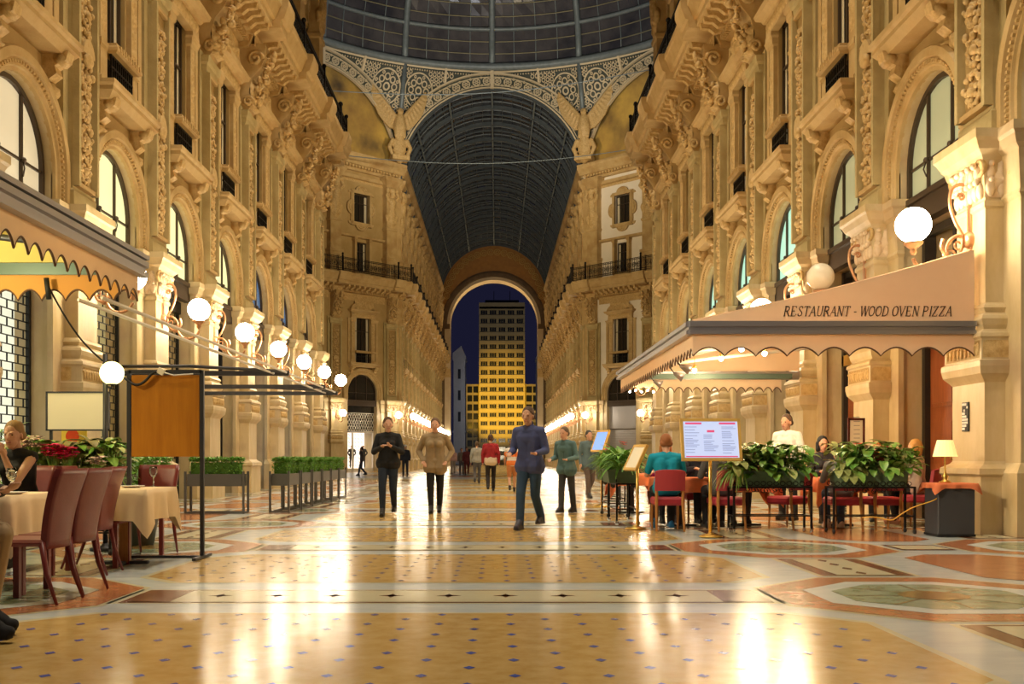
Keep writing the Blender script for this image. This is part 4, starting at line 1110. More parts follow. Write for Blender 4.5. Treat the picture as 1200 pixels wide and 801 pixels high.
def awning_left():
    xf,xw,y0,y1,zf=-3.63,-(WX-.42),4.5,11.4,3.08
    zw=4.25
    t=thing('cafe_awning','tan awning with grey metal front and scalloped valance over the left tables','awning',(xf,y0,zf))
    T=Matrix.Translation((-xf,-y0,-zf))
    def b(name,mb,mats):
        mb.v=[tuple(T@Vector(v)) for v in mb.v]; return mb.build(name,mats,t)
    c=MB()
    for s,mi in ((-.012,1),(.012,0)): c.quad((xf,y0,zf+.22+s),(xw,y0,zw+s),(xw,y1,zw+s),(xf,y1,zf+.22+s),mi)
    b('canopy',c,[M['canvas'],M['canvas_y']])
    g=MB(); g.prismy([(xf-.03,zf+.16),(xw,zf+.16),(xw,zw+.03),(xf-.03,zf+.24)],y1-.015,y1+.015); b('gable_panel',g,[M['canvas_y']])
    f=MB(); front_bar(f,xf,y0,y1+.06,zf,-1); f.box(xf-.02,xf+.12,y0,y1+.05,zf+.19,zf+.24); b('front_frame',f,[M['alu']])
    r=MB(); r.box(xw,xf-.05,y1-.04,y1+.03,zf+.02,zf+.15); b('side_rail',r,[M['green_m']])
    v=MB(); scallop_prism(v,(xf,y0,0),(xf,y1,0),zf+.02,zf-.27,26,.12,.008,0,1); b('front_valance',v,[M['canvas'],M['trim_br']])
    v=MB(); scallop_prism(v,(xw,y1,0),(xf,y1,0),zf+.02,zf-.26,13,.12,.008,0,1); b('side_valance',v,[M['canvas_glow_o'],M['trim_br']])
    for y in (6,8.4,10.6):
        a=MB(); a.tube([(xf-.1,y,zf+.15),(xf-1.7,y+.4,zf+.4),(xw,y,zf+.75)],.035,8); b('folding_arm',a,[M['alu_d']])
M['canvas_glow_o']=mat('orange_lit_canvas',(.62,.30,.07),.8)  # valance canvas with orange lamplight painted into its colour
awning_left()
def awning_frame():
    xf=-3.63; y0,y1,z=10.4,25.6,2.69
    t=thing('folded_awning_frame','bare folded awning frame of white rails and dark crossbars along the left wall','awning frame',(xf,y0,z))
    for dx,dz in ((0,0),(-.24,-.02)):
        m=MB(); m.tube([(dx,0,dz),(dx,y1-y0,dz)],.022,8); m.build('rail',M['white_m'],t)
    for y,h in ((19.5,.03),(23.6,.06),(25.4,.02)):
        m=MB(); m.box(-(WX-.42)-xf,.05,y-y0-.05,y-y0+.05,-.06+h-.03,.03+h-.03); m.build('crossbar',M['alu_d'],t)
    for y in (19.2,24.8):
        m=MB(); m.tube([(0,y-y0,0),(-1.6,y-y0-.5,.05),(-3.4,y-y0+.1,.1)],.03,8); m.build('folding_arm',M['alu_d'],t)
awning_frame()
# bulbs and spot lamps under the right awning
def pendant_bulb(p,label,group=None,r=.04):
    t=thing('hanging_bulb',label,'lamp',p,0,group)
    m=MB(); m.ball((0,0,0),r,12,8); m.build('bulb',M['bulb'],t)
    m=MB(); m.lathe([(.001,.03),(.03,.03),(.034,.09),(.015,.11),(.001,.11)],10); m.tube([(0,0,.1),(0,0,.34)],.006,5); m.v=[(a*r/.04,b_*r/.04,c*r/.04) for a,b_,c in m.v]; m.build('socket',M['brass'],t)
for (x,y,Y,w) in ((814,434,18.6,'lowest of the lit bulbs hanging under the right awning'),(845,420,17.6,'lit bulb hanging under the right awning, second from the octagon side'),(869,409,16.9,'lit bulb hanging under the awning below its front corner lettering'),(896,414,16.9,'lit bulb hanging under the right awning next to the scalloped valance'),(937,402,16.0,'lit bulb hanging under the awning in front of the pale pilaster shaft')):
    pendant_bulb(at(x,y,Y),w)
for k in range(5):
    pendant_bulb((3.3+k*.13,22.55,2.52+.03*(k%2)),'tiny lit bulb in the string at the far front corner of the right awning','string bulbs at the far awning corner',.02)
def spot_lamp(p,label):
    t=thing('clip_spotlight',label,'lamp',p)
    m=MB(); m.lathe([(.001,0),(.03,.0),(.045,.05),(.085,.17),(.08,.17),(.001,.1)],14,(0,0,0),0,Matrix.Rotation(radians(115),4,'Y')); m.build('reflector',M['alu'],t)
    m=MB(); m.tube([(0,0,0),(-.06,0,.08),(-.05,0,.26)],.012,6); m.build('clip_arm',M['iron'],t)
spot_lamp(at(797,428,16.5),'small grey clip spotlight under the awning nearest the lettering')
spot_lamp(at(790,437,18.0),'small grey clip spotlight under the awning, middle one of three')
spot_lamp(at(766,446,20.4),'small white clip spotlight under the awning nearest the octagon')

# ================================================================== FURNITURE
def leather_chair():
    t=thing('leather_chair','x','chair')
    m=MB(); m.cbox(-.22,.22,-.2,.24,.42,.47,.02); m.build('seat',M['leather'],t)
    m=MB(); n=10; rows=[]
    for i in range(n+1):
        q=i/n; z=.40+.58*q; y=-.20-.03*q-.10*q*q; w=.185+.045*q; th=.022
        if i==n: w-=.015
        us=[-1,-.8,-.5,-.2,.2,.5,.8,1]; rows.append([(w*u,y-.035+.025*u*u,z) for u in us]+[(w*u,y+.009+.025*u*u,z) for u in us[::-1]])
    vs=[p for r in rows for p in r]
    m.add(vs,[(16*i+j,16*i+(j+1)%16,16*i+16+(j+1)%16,16*i+16+j) for i in range(n) for j in range(16)]+[tuple(range(15,-1,-1)),tuple(range(16*n,16*n+16))],0,False)
    for q in range(16*n): m.s[q]=(q%16) not in (7,15)
    m.build('backrest',M['leather'],t)
    for sx in (-1,1):
        m=MB(); m.tube([(sx*.19,-.18,.45),(sx*.20,-.22,.22),(sx*.205,-.30,0)],[.024,.019,.011],8); m.build('leg',M['leather'],t)
        m=MB(); m.prismz([(sx*.19-.022,.18),(sx*.19+.022,.18),(sx*.19+.022,.225),(sx*.19-.022,.225)],0,.43); m.build('leg',M['leather'],t)
    return t
ch=leather_chair()
def chairs(proto,spots,group):
    for i,(x,y,a,l) in enumerate(spots):
        if i==0: proto.location=(x,y,.01); proto.rotation_euler=(0,0,a); proto['label']=l; proto['group']=group
        else: dup(proto,(x,y,.01),a,l,group)
chairs(ch,[(-3.07,7.56,pi/2-.05,'maroon leather high-back chair nearest the camera at the cream table'),
           (-3.08,8.08,pi/2-.08,'maroon leather high-back chair second from the camera along the cream table'),
           (-3.44,9.42,pi/2+.02,'maroon leather high-back chair third from the camera, between the two cream tables'),
           (-3.50,10.0,-pi/2+.06,'maroon leather chair with its seat under the hanging corner of the rear cream cloth'),
           (-3.42,11.2,pi,'maroon leather chair behind the rear cream table, facing the camera'),
           (-4.3,9.95,pi-.2,'maroon leather chair carrying the woman in the black vest top'),
           (-3.00,6.02,-pi/2,'maroon leather chair at the left edge under the man in black shoes'),
           (-3.95,7.42,.05,'maroon leather chair of the man in the charcoal jacket at the left edge')],'maroon leather chairs on the left terrace')
def cloth(name,lx,ly,zt,drop,cd,matl,seed,loc,rz,label,cat='tablecloth',n=26,amp=.025,group=None):
    mb=MB(); per=[]; rr=random.Random(seed)
    N=4*n; ph=[rr.uniform(0,6) for _ in range(4)]
    for i in range(N):
        s=i//n; q=(i%n)/n; c=[(-1,-1),(1,-1),(1,1),(-1,1)][s]; d=[(1,0),(0,1),(-1,0),(0,-1)][s]
        x=c[0]*lx/2+d[0]*lx*q; y=c[1]*ly/2+d[1]*ly*q
        nx,ny=(d[1],-d[0]); corner=max(0,1-min(q,1-q)/.16)
        if q==0: nx,ny=c[0]*.7,c[1]*.7
        per.append((x,y,nx,ny,corner,s,q))
    rows=6; vs=[]
    for r in range(rows+1):
        t=r/rows
        for x,y,nx,ny,co,s,q in per:
            f=amp*t*(sin(q*2*pi*2.5+ph[s])+.6*sin(q*2*pi*4.2+ph[s]*2))*(1-co*.5)+ .03*t*co+.012*min(1,t*4)
            vs.append((x+nx*f,y+ny*f,zt-(drop+cd*co**1.3)*t-(0 if r else 0)))
    fs=[(r*N+i,r*N+(i+1)%N,r*N+N+(i+1)%N,r*N+N+i) for r in range(rows) for i in range(N)]
    fs=[f[::-1] for f in fs]; fs.append(tuple(range(N)))
    mb.add(vs,fs,0,False)
    me=mb.mesh(name,matl)
    me.polygons.foreach_set('use_smooth',[True]*(len(fs)-1)+[False]); 
    o=link(name,me,None,loc,rz); return tag(o,label,cat,group)
def table(lx,ly,h,loc,rz,label,wood='chairwood',group=None):
    t=thing('restaurant_table',label,'table',loc,rz,group)
    m=MB(); m.cbox(-lx/2,lx/2,-ly/2,ly/2,h-.03,h,.008); m.build('tabletop',M[wood],t)
    m=MB(); m.stack(0,.045,-.045,.045,[(0.02,0),(h-.03,0)]); m.build('pedestal',M[wood],t)
    m=MB(); m.cbox(-.24,.24,-.03,.03,0,.035,.01); m.cbox(-.03,.03,-.24,.24,0,.035,.01); m.build('foot',M['alu_d'],t)
    return t
table(1.3,.95,.74,(-4.16,8.6,.01),0,'square cafe table with wooden post under the front cream cloth on the left','chairwood')
cloth('tablecloth',1.34,.99,.758,.34,.16,M['cloth_c'],3,(-4.16,8.6,.01),0,'cream tablecloth with long folds on the front left table')
table(.70,.9,.74,(-3.34,10.22,.01),.0,'square cafe table with orange-brown post under the rear cream cloth on the left','chairwood')
cloth('tablecloth',.74,.94,.758,.30,.17,M['cloth_c'],8,(-3.34,10.22,.01),0,'cream tablecloth with drooping corner on the rear left table behind the chairs')
def lathe_thing(name,label,cat,loc,prof,m,n=18,group=None):
    mb=MB(); mb.lathe(prof,n); o=mb.build(name,M[m],None,loc); return tag(o,label,cat,group)
gl=[(.001,0),(.035,0),(.035,.004),(.006,.01),(.005,.09),(.02,.105),(.04,.14),(.042,.17),(.034,.21),(.031,.21),(.038,.17),(.036,.14),(.015,.112),(.001,.11)]
zt=.77
lathe_thing('wine_glass','clear stemmed wine glass on the front left table, right one of the pair','glass',(-3.76,8.72,zt),gl,'glass')
lathe_thing('wine_glass','clear stemmed wine glass on the front left table, partly behind the right-hand glass','glass',(-3.86,8.92,zt),gl,'glass')
lathe_thing('wine_glass','clear stemmed wine glass on the rear left table','glass',(-3.2,10.65,zt),gl,'glass')
lathe_thing('candle_holder','small white ceramic cup beside the pink flower pot','candle holder',(-4.0,8.35,zt),[(.001,0),(.045,0),(.05,.02),(.05,.075),(.042,.085),(.042,.06),(.001,.06)],'white_c')
for (x,y,l) in ((-3.62,8.42,'flat pale plate at the right end of the front left table'),(-4.12,8.52,'flat pale plate on the front left table by the white cup'),(-3.3,10.3,'flat pale plate on the rear left table')):
    lathe_thing('plate',l,'plate',(x,y,zt),[(.001,0),(.07,0),(.085,.006),(.125,.016),(.127,.02),(.08,.010),(.001,.008)],'white_c',24)
t=thing('potted_plant','small green plant in a magenta pot on the front left table','potted plant',(-3.90,8.36,zt))
m=MB(); m.lathe([(.001,0),(.035,0),(.05,.09),(.054,.1),(.046,.1),(.04,.085),(.001,.085)],16); m.build('pot',M['potpink'],t)
m=MB()
for k in range(14):
    a=R.uniform(0,2*pi); m.leaf((0,0,.09),(cos(a),sin(a),R.uniform(.5,1.4)),R.uniform(.08,.14),.032,.9)
m.build('foliage',M['leaf1'],t)

# red restaurant chairs
def red_chair():
    t=thing('padded_chair','x','chair')
    m=MB(); m.cbox(-.22,.22,-.2,.25,.37,.49,.03); m.build('seat',M['redpad'],t)
    m=MB(); n=8; vs=[]
    for i in range(n+1):
        u=-.215+.43*i/n; y=-.22-.05*(1-(u/.215)**2)
        vs+=[(u,y-.03,.585),(u,y-.065,.885-.012*abs(u/.215)**4*2),(u,y-.02,.89-.012*abs(u/.215)**4*2),(u,y+.025,.585)]
    m.add(vs,[(4*i+k,4*i+(k+1)%4,4*i+4+(k+1)%4,4*i+4+k) for i in range(n) for k in range(4)]+[(0,1,2,3)[::-1],tuple(range(4*n,4*n+4))],0,False); m.build('backrest',M['redback'],t)
    for s in (-1,1):
        m=MB(); m.tube([(s*.19,-.235,.66),(s*.19,-.215,.42),(s*.2,-.28,0)],[.02,.024,.016],6,sm=False); m.build('leg',M['chairwood'],t)
        m=MB(); m.tube([(s*.19,.2,.38),(s*.19,.21,0)],[.022,.015],6,sm=False); m.build('leg',M['chairwood'],t)
    return t
rc=red_chair()
chairs(rc,[(2.86,14.95,.0,'crimson padded chair with the man in the turquoise shirt'),
           (3.72,14.95,.1,'crimson padded chair behind the large lit menu stand'),
           (4.72,15.25,.55,'crimson padded chair turned sideways behind the left flower box on wheels'),
           (5.42,14.95,.0,'crimson padded chair behind the left half of the right flower box'),
           (6.0,14.98,.05,'crimson padded chair behind the right half of the right flower box'),
           (6.93,15.86,.85,'crimson padded chair of the blonde woman beside the pilaster'),
           (3.12,16.72,pi,'crimson padded chair across the table from the turquoise shirt'),
           (3.66,16.75,pi,'crimson padded chair of the bald man'),],'crimson padded restaurant chairs')
tabs=[((3.22,15.8,.01),'square table under the orange cloth nearest the turquoise-shirted man'),((4.25,15.95,.01),'square table under the orange cloth behind the left flower box'),((5.65,15.85,.01),'square table under the orange cloth behind the right flower box'),((2.95,19.6,.01),'square table under the orange cloth farthest back beside the planters')]
for loc,l in tabs:
    table(.8,.8,.74,loc,0,l,'darkwood')
    cloth('tablecloth',.86,.86,.757,.22,.24,M['cloth_o'],int(loc[0]*10),loc,0,l.replace('square table under the orange cloth','orange tablecloth with hanging pointed corners on the table'))
for i,(x,y,l) in enumerate(((3.0,15.6,'wine glass on the orange table before the turquoise-shirted man'),(4.2,15.8,'wine glass on the orange table behind the left flower box'),(5.6,15.7,'wine glass on the orange table behind the right flower box'))):
    lathe_thing('wine_glass',l,'glass',(x,y,zt),gl,'glass')

# ---- grey box with orange cloth and table lamp
o=thing('pedestal_box','dark grey box stand with a small orange cloth beside the right pilaster','stand',(6.56,14.0,.01))
m=MB(); m.cbox(-.25,.25,-.22,.22,0,.70,.012); m.build('body',M['plinthbox'],o)
m=MB(); m.box(-.256,.256,-.226,.226,.0,.03); m.build('foot',M['black'],o)
cloth('small_cloth',.56,.5,.715,.07,.09,M['cloth_o'],4,(6.56,14.0,.012),0,'orange cloth under the brass table lamp','cloth',10)
t=thing('table_lamp','lit brass table lamp with pleated shade on the grey box','lamp',(6.5,14.0,.73))
m=MB(); m.lathe([(.001,0),(.075,0),(.08,.015),(.04,.03),(.03,.06),(.045,.09),(.02,.12),(.012,.16),(.012,.38),(.02,.4),(.001,.41)],18); m.build('base',M['brass'],t)
m=MB(); n=36
vs=[]
for r,z in ((.155,.36),(.10,.58)):
    for i in range(n): q=r*(1+.02*(i%2)); vs.append((q*cos(2*pi*i/n),q*sin(2*pi*i/n),z))
m.add(vs,[(i,(i+1)%n,n+(i+1)%n,n+i) for i in range(n)]); m.tube([(.157*cos(2*pi*i/24),.157*sin(2*pi*i/24),.36) for i in range(24)],.006,5,closed=True); m.build('shade',M['shade'],t)
mb=MB(); pts=[]
for i in range(30):
    q=i/29; pts.append((6.45-1.15*q+.03*sin(q*9),13.84-.04*sin(q*pi),.72-.05*sin(min(1,q*8)*pi/2)-.42*min(1,q*1.6)**.8-.02*sin(q*12)))
mb.tube(pts,.008,6); tag(mb.build('extension_cable',M['cable_y']),'yellow cable running from the table lamp past the flower box','cable')

# ================================================================== PLANTERS
def hedge_foliage(lx,ly,h,n,seed):
    m=MB(); rr=random.Random(seed)
    for i in range(n):
        x=rr.uniform(-lx/2,lx/2); y=rr.uniform(-ly/2,ly/2); z=rr.uniform(0,h)*(1 if rr.random()<.6 else 1); 
        if rr.random()<.5: z=h*(.8+.2*rr.random())+.03*noise.noise(Vector((x*6,y*6,seed)))
        a=rr.uniform(0,2*pi); d=Vector((cos(a),sin(a),rr.uniform(-.1,1.6)))
        L=rr.uniform(.035,.06)
        m.leaf((x,y,z),d,L,L*.36,.3,rr.choice((0,0,1)),2)
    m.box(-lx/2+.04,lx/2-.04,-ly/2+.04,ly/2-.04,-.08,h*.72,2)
    for i in range(16): m.tube([(rr.uniform(-lx/2.2,lx/2.2),rr.uniform(-ly/2.4,ly/2.4),-.05),(rr.uniform(-lx/2.2,lx/2.2),rr.uniform(-ly/2.4,ly/2.4),h*.6)],.008,4,3)
    return m.mesh('foliage',[M['leaf1'],M['leaf2'],M['hedge_core'],M['twig']])
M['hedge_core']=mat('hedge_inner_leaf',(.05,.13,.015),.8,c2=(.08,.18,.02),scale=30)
M['twig']=mat('twig_bark',(.10,.06,.03),.8)
def hedge_planter():
    t=thing('hedge_planter','x','planter'); lx,ly=1.10,.34
    m=MB(); z0,z1=.52,.75
    m.box(-lx/2+.03,lx/2-.03,-ly/2,ly/2,z0,z0+.02); 
    for s in (-1,1): m.box(-lx/2+.03,lx/2-.03,s*ly/2-.012,s*ly/2+.012,z0,z1); m.box(s*(lx/2-.04)-.012,s*(lx/2-.04)+.012,-ly/2,ly/2,z0,z1)
    m.build('trough',M['planter_d'],t)
    m=MB(); m.box(-lx/2+.06,lx/2-.06,-ly/2+.02,ly/2-.02,z0+.05,z1-.03); m.build('soil',M['soil'],t)
    for sx in (-1,1):
        for sy in (-1,1):
            m=MB(); m.box(sx*lx/2-.02,sx*lx/2+.02,sy*(ly/2+.01)-.02,sy*(ly/2+.01)+.02,0,.80); m.build('leg',M['planter_d'],t)
    for sy in (-1,1):
        m=MB(); m.box(-lx/2,lx/2,sy*(ly/2+.01)-.014,sy*(ly/2+.01)+.014,.0,.035); m.build('floor_rail',M['planter_d'],t)
    for sx in (-1,1):
        m=MB(); m.box(sx*lx/2-.014,sx*lx/2+.014,-ly/2,ly/2,.0,.035); m.build('floor_rail',M['planter_d'],t)
    link('foliage',hedge_foliage(lx-.1,ly-.02,.30,2600,3),t,(0,0,z1))
    return t
hp=hedge_planter()
for i,(x,y,a,l) in enumerate([(-4.97,19.55,0,'clipped box hedge in a grey metal trough on legs, standing broadside past the wooden board'),
        (-6.3,19.3,0,'clipped box hedge in a grey trough half hidden behind the wooden board')]+
        [(-3.82,20.3+k*1.27,pi/2,['nearest','second','third','fourth','fifth','farthest'][k]+' clipped hedge trough in the row running away along the left side') for k in range(6)]):
    if i==0: hp.location=(x,y,.01); hp['label']=l; hp['group']='hedge troughs on the left'
    else: dup(hp,(x,y,.01),a,l,'hedge troughs on the left')

def flower_box(label,x,y,a,kind,flowers,seed,lx=1.08,drape=True):
    rr=random.Random(seed)
    t=thing('flower_box',label,'planter',(x,y,.01),a,'flower boxes on wheeled iron stands'); ly=.32
    m=MB(); m.stack(0,lx/2-.08,-ly/2,ly-.02,[(.66,-.03),(.85,.0),(.86,.012),(.875,.012)]); m.build('box',M['planter_g'],t)
    m=MB(); 
    for sy in (-1,1):
        m.box(-lx/2,lx/2,sy*ly/2*1.05-.012,sy*ly/2*1.05+.012,.635,.66); m.box(-lx/2,lx/2,sy*ly/2*1.05-.008,sy*ly/2*1.05+.008,.24,.256)
        for k in range(int(lx/.09)):
            u=-lx/2+.05+k*.09; m.tube([(u+.035*cos(q*pi/4),sy*ly/2*1.05,.70+.03*sin(q*pi/4)) for q in range(8)],.006,4,closed=True)
        for k in range(5):                              # hanging scrolls under the rail
            u=-lx*.24+k*lx*.12; m.tube([(u+.05*cos(q*.6)*(1-q/18),sy*ly/2*1.05,.59-.02*abs(k-2)*-.5+.045*sin(q*.6)*(1-q/18)) for q in range(14)],.006,4)
    for sx in (-1,1): m.box(sx*lx/2-.012,sx*lx/2+.012,-ly/2,ly/2,.635,.66); m.box(sx*lx/2-.008,sx*lx/2+.008,-ly/2,ly/2,.24,.256)
    m.build('iron_shelf',M['iron'],t)
    for sx in (-1,1):
        for sy in (-1,1):
            m=MB(); m.box(sx*lx/2-.014,sx*lx/2+.014,sy*ly/2*1.05-.014,sy*ly/2*1.05+.014,.07,.66); lg=m.build('leg',M['iron'],t)
            m=MB(); m.lathe([(.001,-.014),(.032,-.014),(.036,0),(.032,.014),(.001,.014)],12,(0,0,0),0,Matrix.Translation((sx*lx/2,sy*ly/2*1.05,.036))@Matrix.Rotation(pi/2,4,'Y')); m.build('caster',M['chrome'] if seed%2 else M['black'],lg)
    m=MB(); z=.86
    for c in range(25 if kind=='broad' else 21):
        cx=rr.uniform(-lx/2+.02,lx/2-.02); cy=rr.uniform(-.13,.12); mi=rr.choice((0,0,0,1,2,2,3))
        if kind=='fern': mi=rr.choice((0,1,4,4))
        for k in range(rr.randint(11,15)):
            a2=rr.uniform(0,2*pi); up=rr.uniform(.1,1.5)
            if kind=='broad':
                L=rr.uniform(.15,.27); st=Vector((cos(a2)*.08,sin(a2)*.09,rr.uniform(.0,.38)))
                if rr.random()<.11 and cy<0: st=Vector((cos(a2)*.06,-.10,rr.uniform(-.02,.08))); a2=-pi/2+rr.uniform(-.8,.8); up=.1
                b=Vector((cx,cy,z))+st; m.tube([(cx,cy,z-.03),tuple(b)],.005,4,0); m.leaf(b,(cos(a2),sin(a2),up*.8),L,L*rr.uniform(.2,.32),rr.uniform(.7,1.9),mi,5)
            else:
                L=rr.uniform(.30,.52); m.leaf((cx,cy,z+rr.uniform(0,.2)),(cos(a2),sin(a2),up+.2),L,rr.uniform(.02,.036),rr.uniform(.9,1.9),mi,6)
    if drape:
        for k in range(46):                             # long striped leaves hanging over the left end
            a2=rr.uniform(pi*.6,pi*1.55); m.leaf((-lx/2+.1,rr.uniform(-.12,.06),z),(cos(a2),sin(a2),rr.uniform(.3,.9)),rr.uniform(.3,.5),.013,2.3,rr.choice((0,2,4)),7)
    m.build('foliage',[M['leaf2'],M['leaf1'],M['leaf3'],M['leaf4'],M['leaf5']],t)
    for (cx,cy,cz,mn,n,r) in flowers:
        m=MB()
        for k in range(n):
            p=Vector((cx+rr.uniform(-r,r),cy+rr.uniform(-r,r)*.6,cz+rr.uniform(-r,r)*.7))
            m.tube([(cx,cy,.86),tuple(p)],.003,4,1)
            for q in range(5):
                a2=2*pi*q/5+rr.random(); m.leaf(p,(cos(a2),sin(a2)*.8-.3,.35),.06,.028,.4,0,2)
        m.build('flower_cluster',[M[mn],M['leaf2']],t)
    return t
flower_box('green flower box on a wheeled iron stand beside the large lit menu',4.22,14.45,0,'broad',[(-.1,-.1,1.12,'f_red',3,.05),(-.2,-.18,.9,'f_red',2,.04)],11)
flower_box('green flower box on chrome casters with red flowers beside the table lamp',5.60,14.35,0,'broad',[(-.2,-.1,1.22,'f_red',4,.06),(.0,-.12,1.1,'f_red',3,.05),(.1,-.15,1.05,'f_red',2,.04),(.3,0,1.2,'f_pink',4,.1)],12,1.12,False)
flower_box('fern-filled flower box on an iron stand just behind the slanted brass menu stand',2.42,16.6,pi/2,'fern',[(.0,.0,1.3,'f_red',5,.07)],13,1.1,False)
flower_box('fern-filled flower box on an iron stand in the middle of the receding terrace row',2.52,18.7,pi/2,'fern',[(0,.1,1.2,'f_pink',3,.08)],14,1.1,False)
flower_box('fern-filled flower box on an iron stand at the far end of the right terrace',2.75,20.9,pi/2,'fern',[(-.3,.1,1.15,'f_red',4,.1)],15,1.1,False)
flower_box('iron-trimmed flower box with magenta and white flowers behind the front left table',-4.36,11.25,0,'broad',[(.0,-.34,1.14,'f_pink',34,.09),(.16,-.34,1.11,'f_pink',32,.09),(-.22,-.36,1.22,'f_white',34,.09),(-.38,-.38,1.14,'f_white',26,.06),(.48,-.34,1.02,'f_white',14,.07)],16,1.1,False)
flower_box('leafy flower box with magenta flowers at the left edge behind the woman',-5.75,11.3,0,'broad',[(.46,-.34,1.17,'f_pink',32,.1),(.30,-.34,1.10,'f_pink',26,.09)],17,1.1,False)
# bushy green plant right of the flowers, in its own pot on the floor
t=thing('potted_shrub','bushy green potted shrub behind the left tables next to the lamp post','potted plant',(-3.98,12.5,.01))
m=MB(); m.lathe([(.001,0),(.16,0),(.22,.36),(.24,.38),(.2,.38),(.19,.33),(.001,.33)],18); m.build('pot',M['planter_d'],t)
m=MB()
for k in range(260):
    a=R.uniform(0,2*pi); r=R.uniform(0,.42); z=R.uniform(.6,1.2); m.leaf((r*cos(a),r*sin(a),z),(cos(a),sin(a),R.uniform(0,1.3)),R.uniform(.09,.16),.03,.8,R.choice((0,1)))
for k in range(14): a=R.uniform(0,2*pi); m.tube([(0,0,.34),(.3*cos(a),.3*sin(a),R.uniform(.7,1.1))],.008,5,0)
m.build('foliage',[M['leaf2'],M['leaf1']],t)
t=thing('potted_shrub','tall leafy plant at the left edge before the lit shutter','potted plant',(-5.75,12.4,.01))
m=MB(); m.lathe([(.001,0),(.16,0),(.22,.36),(.24,.38),(.2,.38),(.19,.33),(.001,.33)],18); m.build('pot',M['planter_d'],t)
m=MB()
for k in range(240):
    a=R.uniform(0,2*pi); r=R.uniform(0,.36); z=R.uniform(.6,1.45); m.leaf((r*cos(a),r*sin(a),z),(cos(a),sin(a),R.uniform(-.2,1.3)),R.uniform(.12,.22),.022,.9,R.choice((0,1)))
for k in range(14): a=R.uniform(0,2*pi); m.tube([(0,0,.34),(.25*cos(a),.25*sin(a),R.uniform(.8,1.4))],.008,5,0)
m.build('foliage',[M['leaf2'],M['leaf1']],t)

# ================================================================== BOARDS, STANDS, LAMP POST
t=thing('menu_board','orange-brown wooden board in a black tubular stand on the left','menu board',(-3.12,10.8,.01))
for s in (-1,1):
    m=MB(); m.box(s*.385-.02,s*.385+.02,-.02,.02,0,1.98); m.build('post',M['alu_d'],t)
    m=MB(); m.box(s*.385-.02,s*.385+.02,-.3,.3,0,.03); m.build('foot',M['alu_d'],t)
m=MB(); m.box(-.385,.385,-.02,.02,1.945,1.985); m.box(-.385,.385,-.015,.015,.0,.03); m.build('crossbar',M['alu_d'],t)
m=MB(); m.cbox(-.36,.36,-.015,.03,1.07,1.93,.006); m.build('panel',M['orangewood'],t)
m=MB()
pts=[(-.42+.34*q,-.045,1.90-.10*sin(pi*min(1,q*1.15))-.0+.06*q) for q in [i/12 for i in range(13)]]
m.tube(pts,.014,6); m.build('power_lead',M['black'],t)
m=MB(); m.tube([(-.05,-.04,1.97),(.1,-.045,1.925),(.3,-.04,1.94)],.007,5); m.build('power_lead',M['white_c'],t)
m=MB(); m.box(-.075,-.005,-.05,-.02,1.935,2.0,0,Matrix.Translation((-.04,0,1.965))@Matrix.Rotation(.5,4,'Y')@Matrix.Translation((.04,0,-1.965))); m.build('paper_note',M['paper_n'] if 'paper_n' in M else M['screen_w'],t)
# lamp post with globe and the cream notice board
t=thing('lamp_post','black post carrying a glowing yellow globe behind the left tables','lamp',(-4.12,11.75,.01))
m=MB(); m.tube([(0,0,0.02),(0,0,2.25)],.028,10); m.lathe([(.001,0),(.17,0),(.17,.03),(.05,.05),(.03,.08),(.001,.08)],18); m.build('post',M['alu_d'],t)
m=MB(); m.tube([(0,0,1.88),(.07,0,1.86),(.075,-.0,1.90)],.014,6); m.lathe([(.001,0),(.05,0),(.06,.03),(.001,.03)],12,(.075,0,1.895)); m.build('bracket',M['alu_d'],t)
m=MB(); m.ball((.075,0,2.03),.135,18,12); m.build('globe',M['globe_post'],t)
t=thing('notice_board','blank cream notice board with grey frame behind the left tables','notice board',(-4.62,12.2,.01))
for s in (-1,1):
    m=MB(); m.box(s*.33-.015,s*.33+.015,.015,.045,0,1.84); m.build('post',M['alu_d'],t)
m=MB(); m.cbox(-.36,.36,-.01,.015,1.39,1.83,.004); m.build('panel',M['screen_w'],t)
m=MB()
for z in (1.38,1.83): m.box(-.375,.375,-.02,.02,z,z+.018)
for s in (-1,1): m.box(s*.365-.01,s*.365+.01,-.02,.02,1.38,1.84)
m.build('frame',M['alu_d'],t)
t=thing('poster_stand','small yellow poster with a red disc behind the left flower box','poster',(-4.95,12.9,.01))
m=MB(); m.box(-.16,.16,-.008,.008,1.12,1.46); m.build('sheet',M['paper_y'],t)
m=MB(); m.poly([(-.02+.085*cos(2*pi*i/24),-.01,1.33+.085*sin(2*pi*i/24)) for i in range(24)]); m.build('printed_disc',cm('poster_red',(.62,.06,.01)),t)
m=MB(); m.tube([(0,.02,0),(0,.02,1.2)],.012,6); m.lathe([(.001,0),(.14,0),(.14,.02),(.001,.02)],14); m.build('post',M['iron'],t)
# black cable sagging from the awning to the lamp post
mb=MB(); a=Vector((-4.6,11.3,3.0)); b=Vector((-4.15,11.75,2.18)); mb.tube([a.lerp(b,q/14)+Vector((0,0,-.10*sin(pi*q/14))) for q in range(15)],.011,6)
mb.tube([a+Vector((0,0,.05)),a+Vector((.03,0,-.18))],.03,8)
tag(mb.build('black_cable',M['black']),'black cable hanging from the left awning to the lamp post','cable')

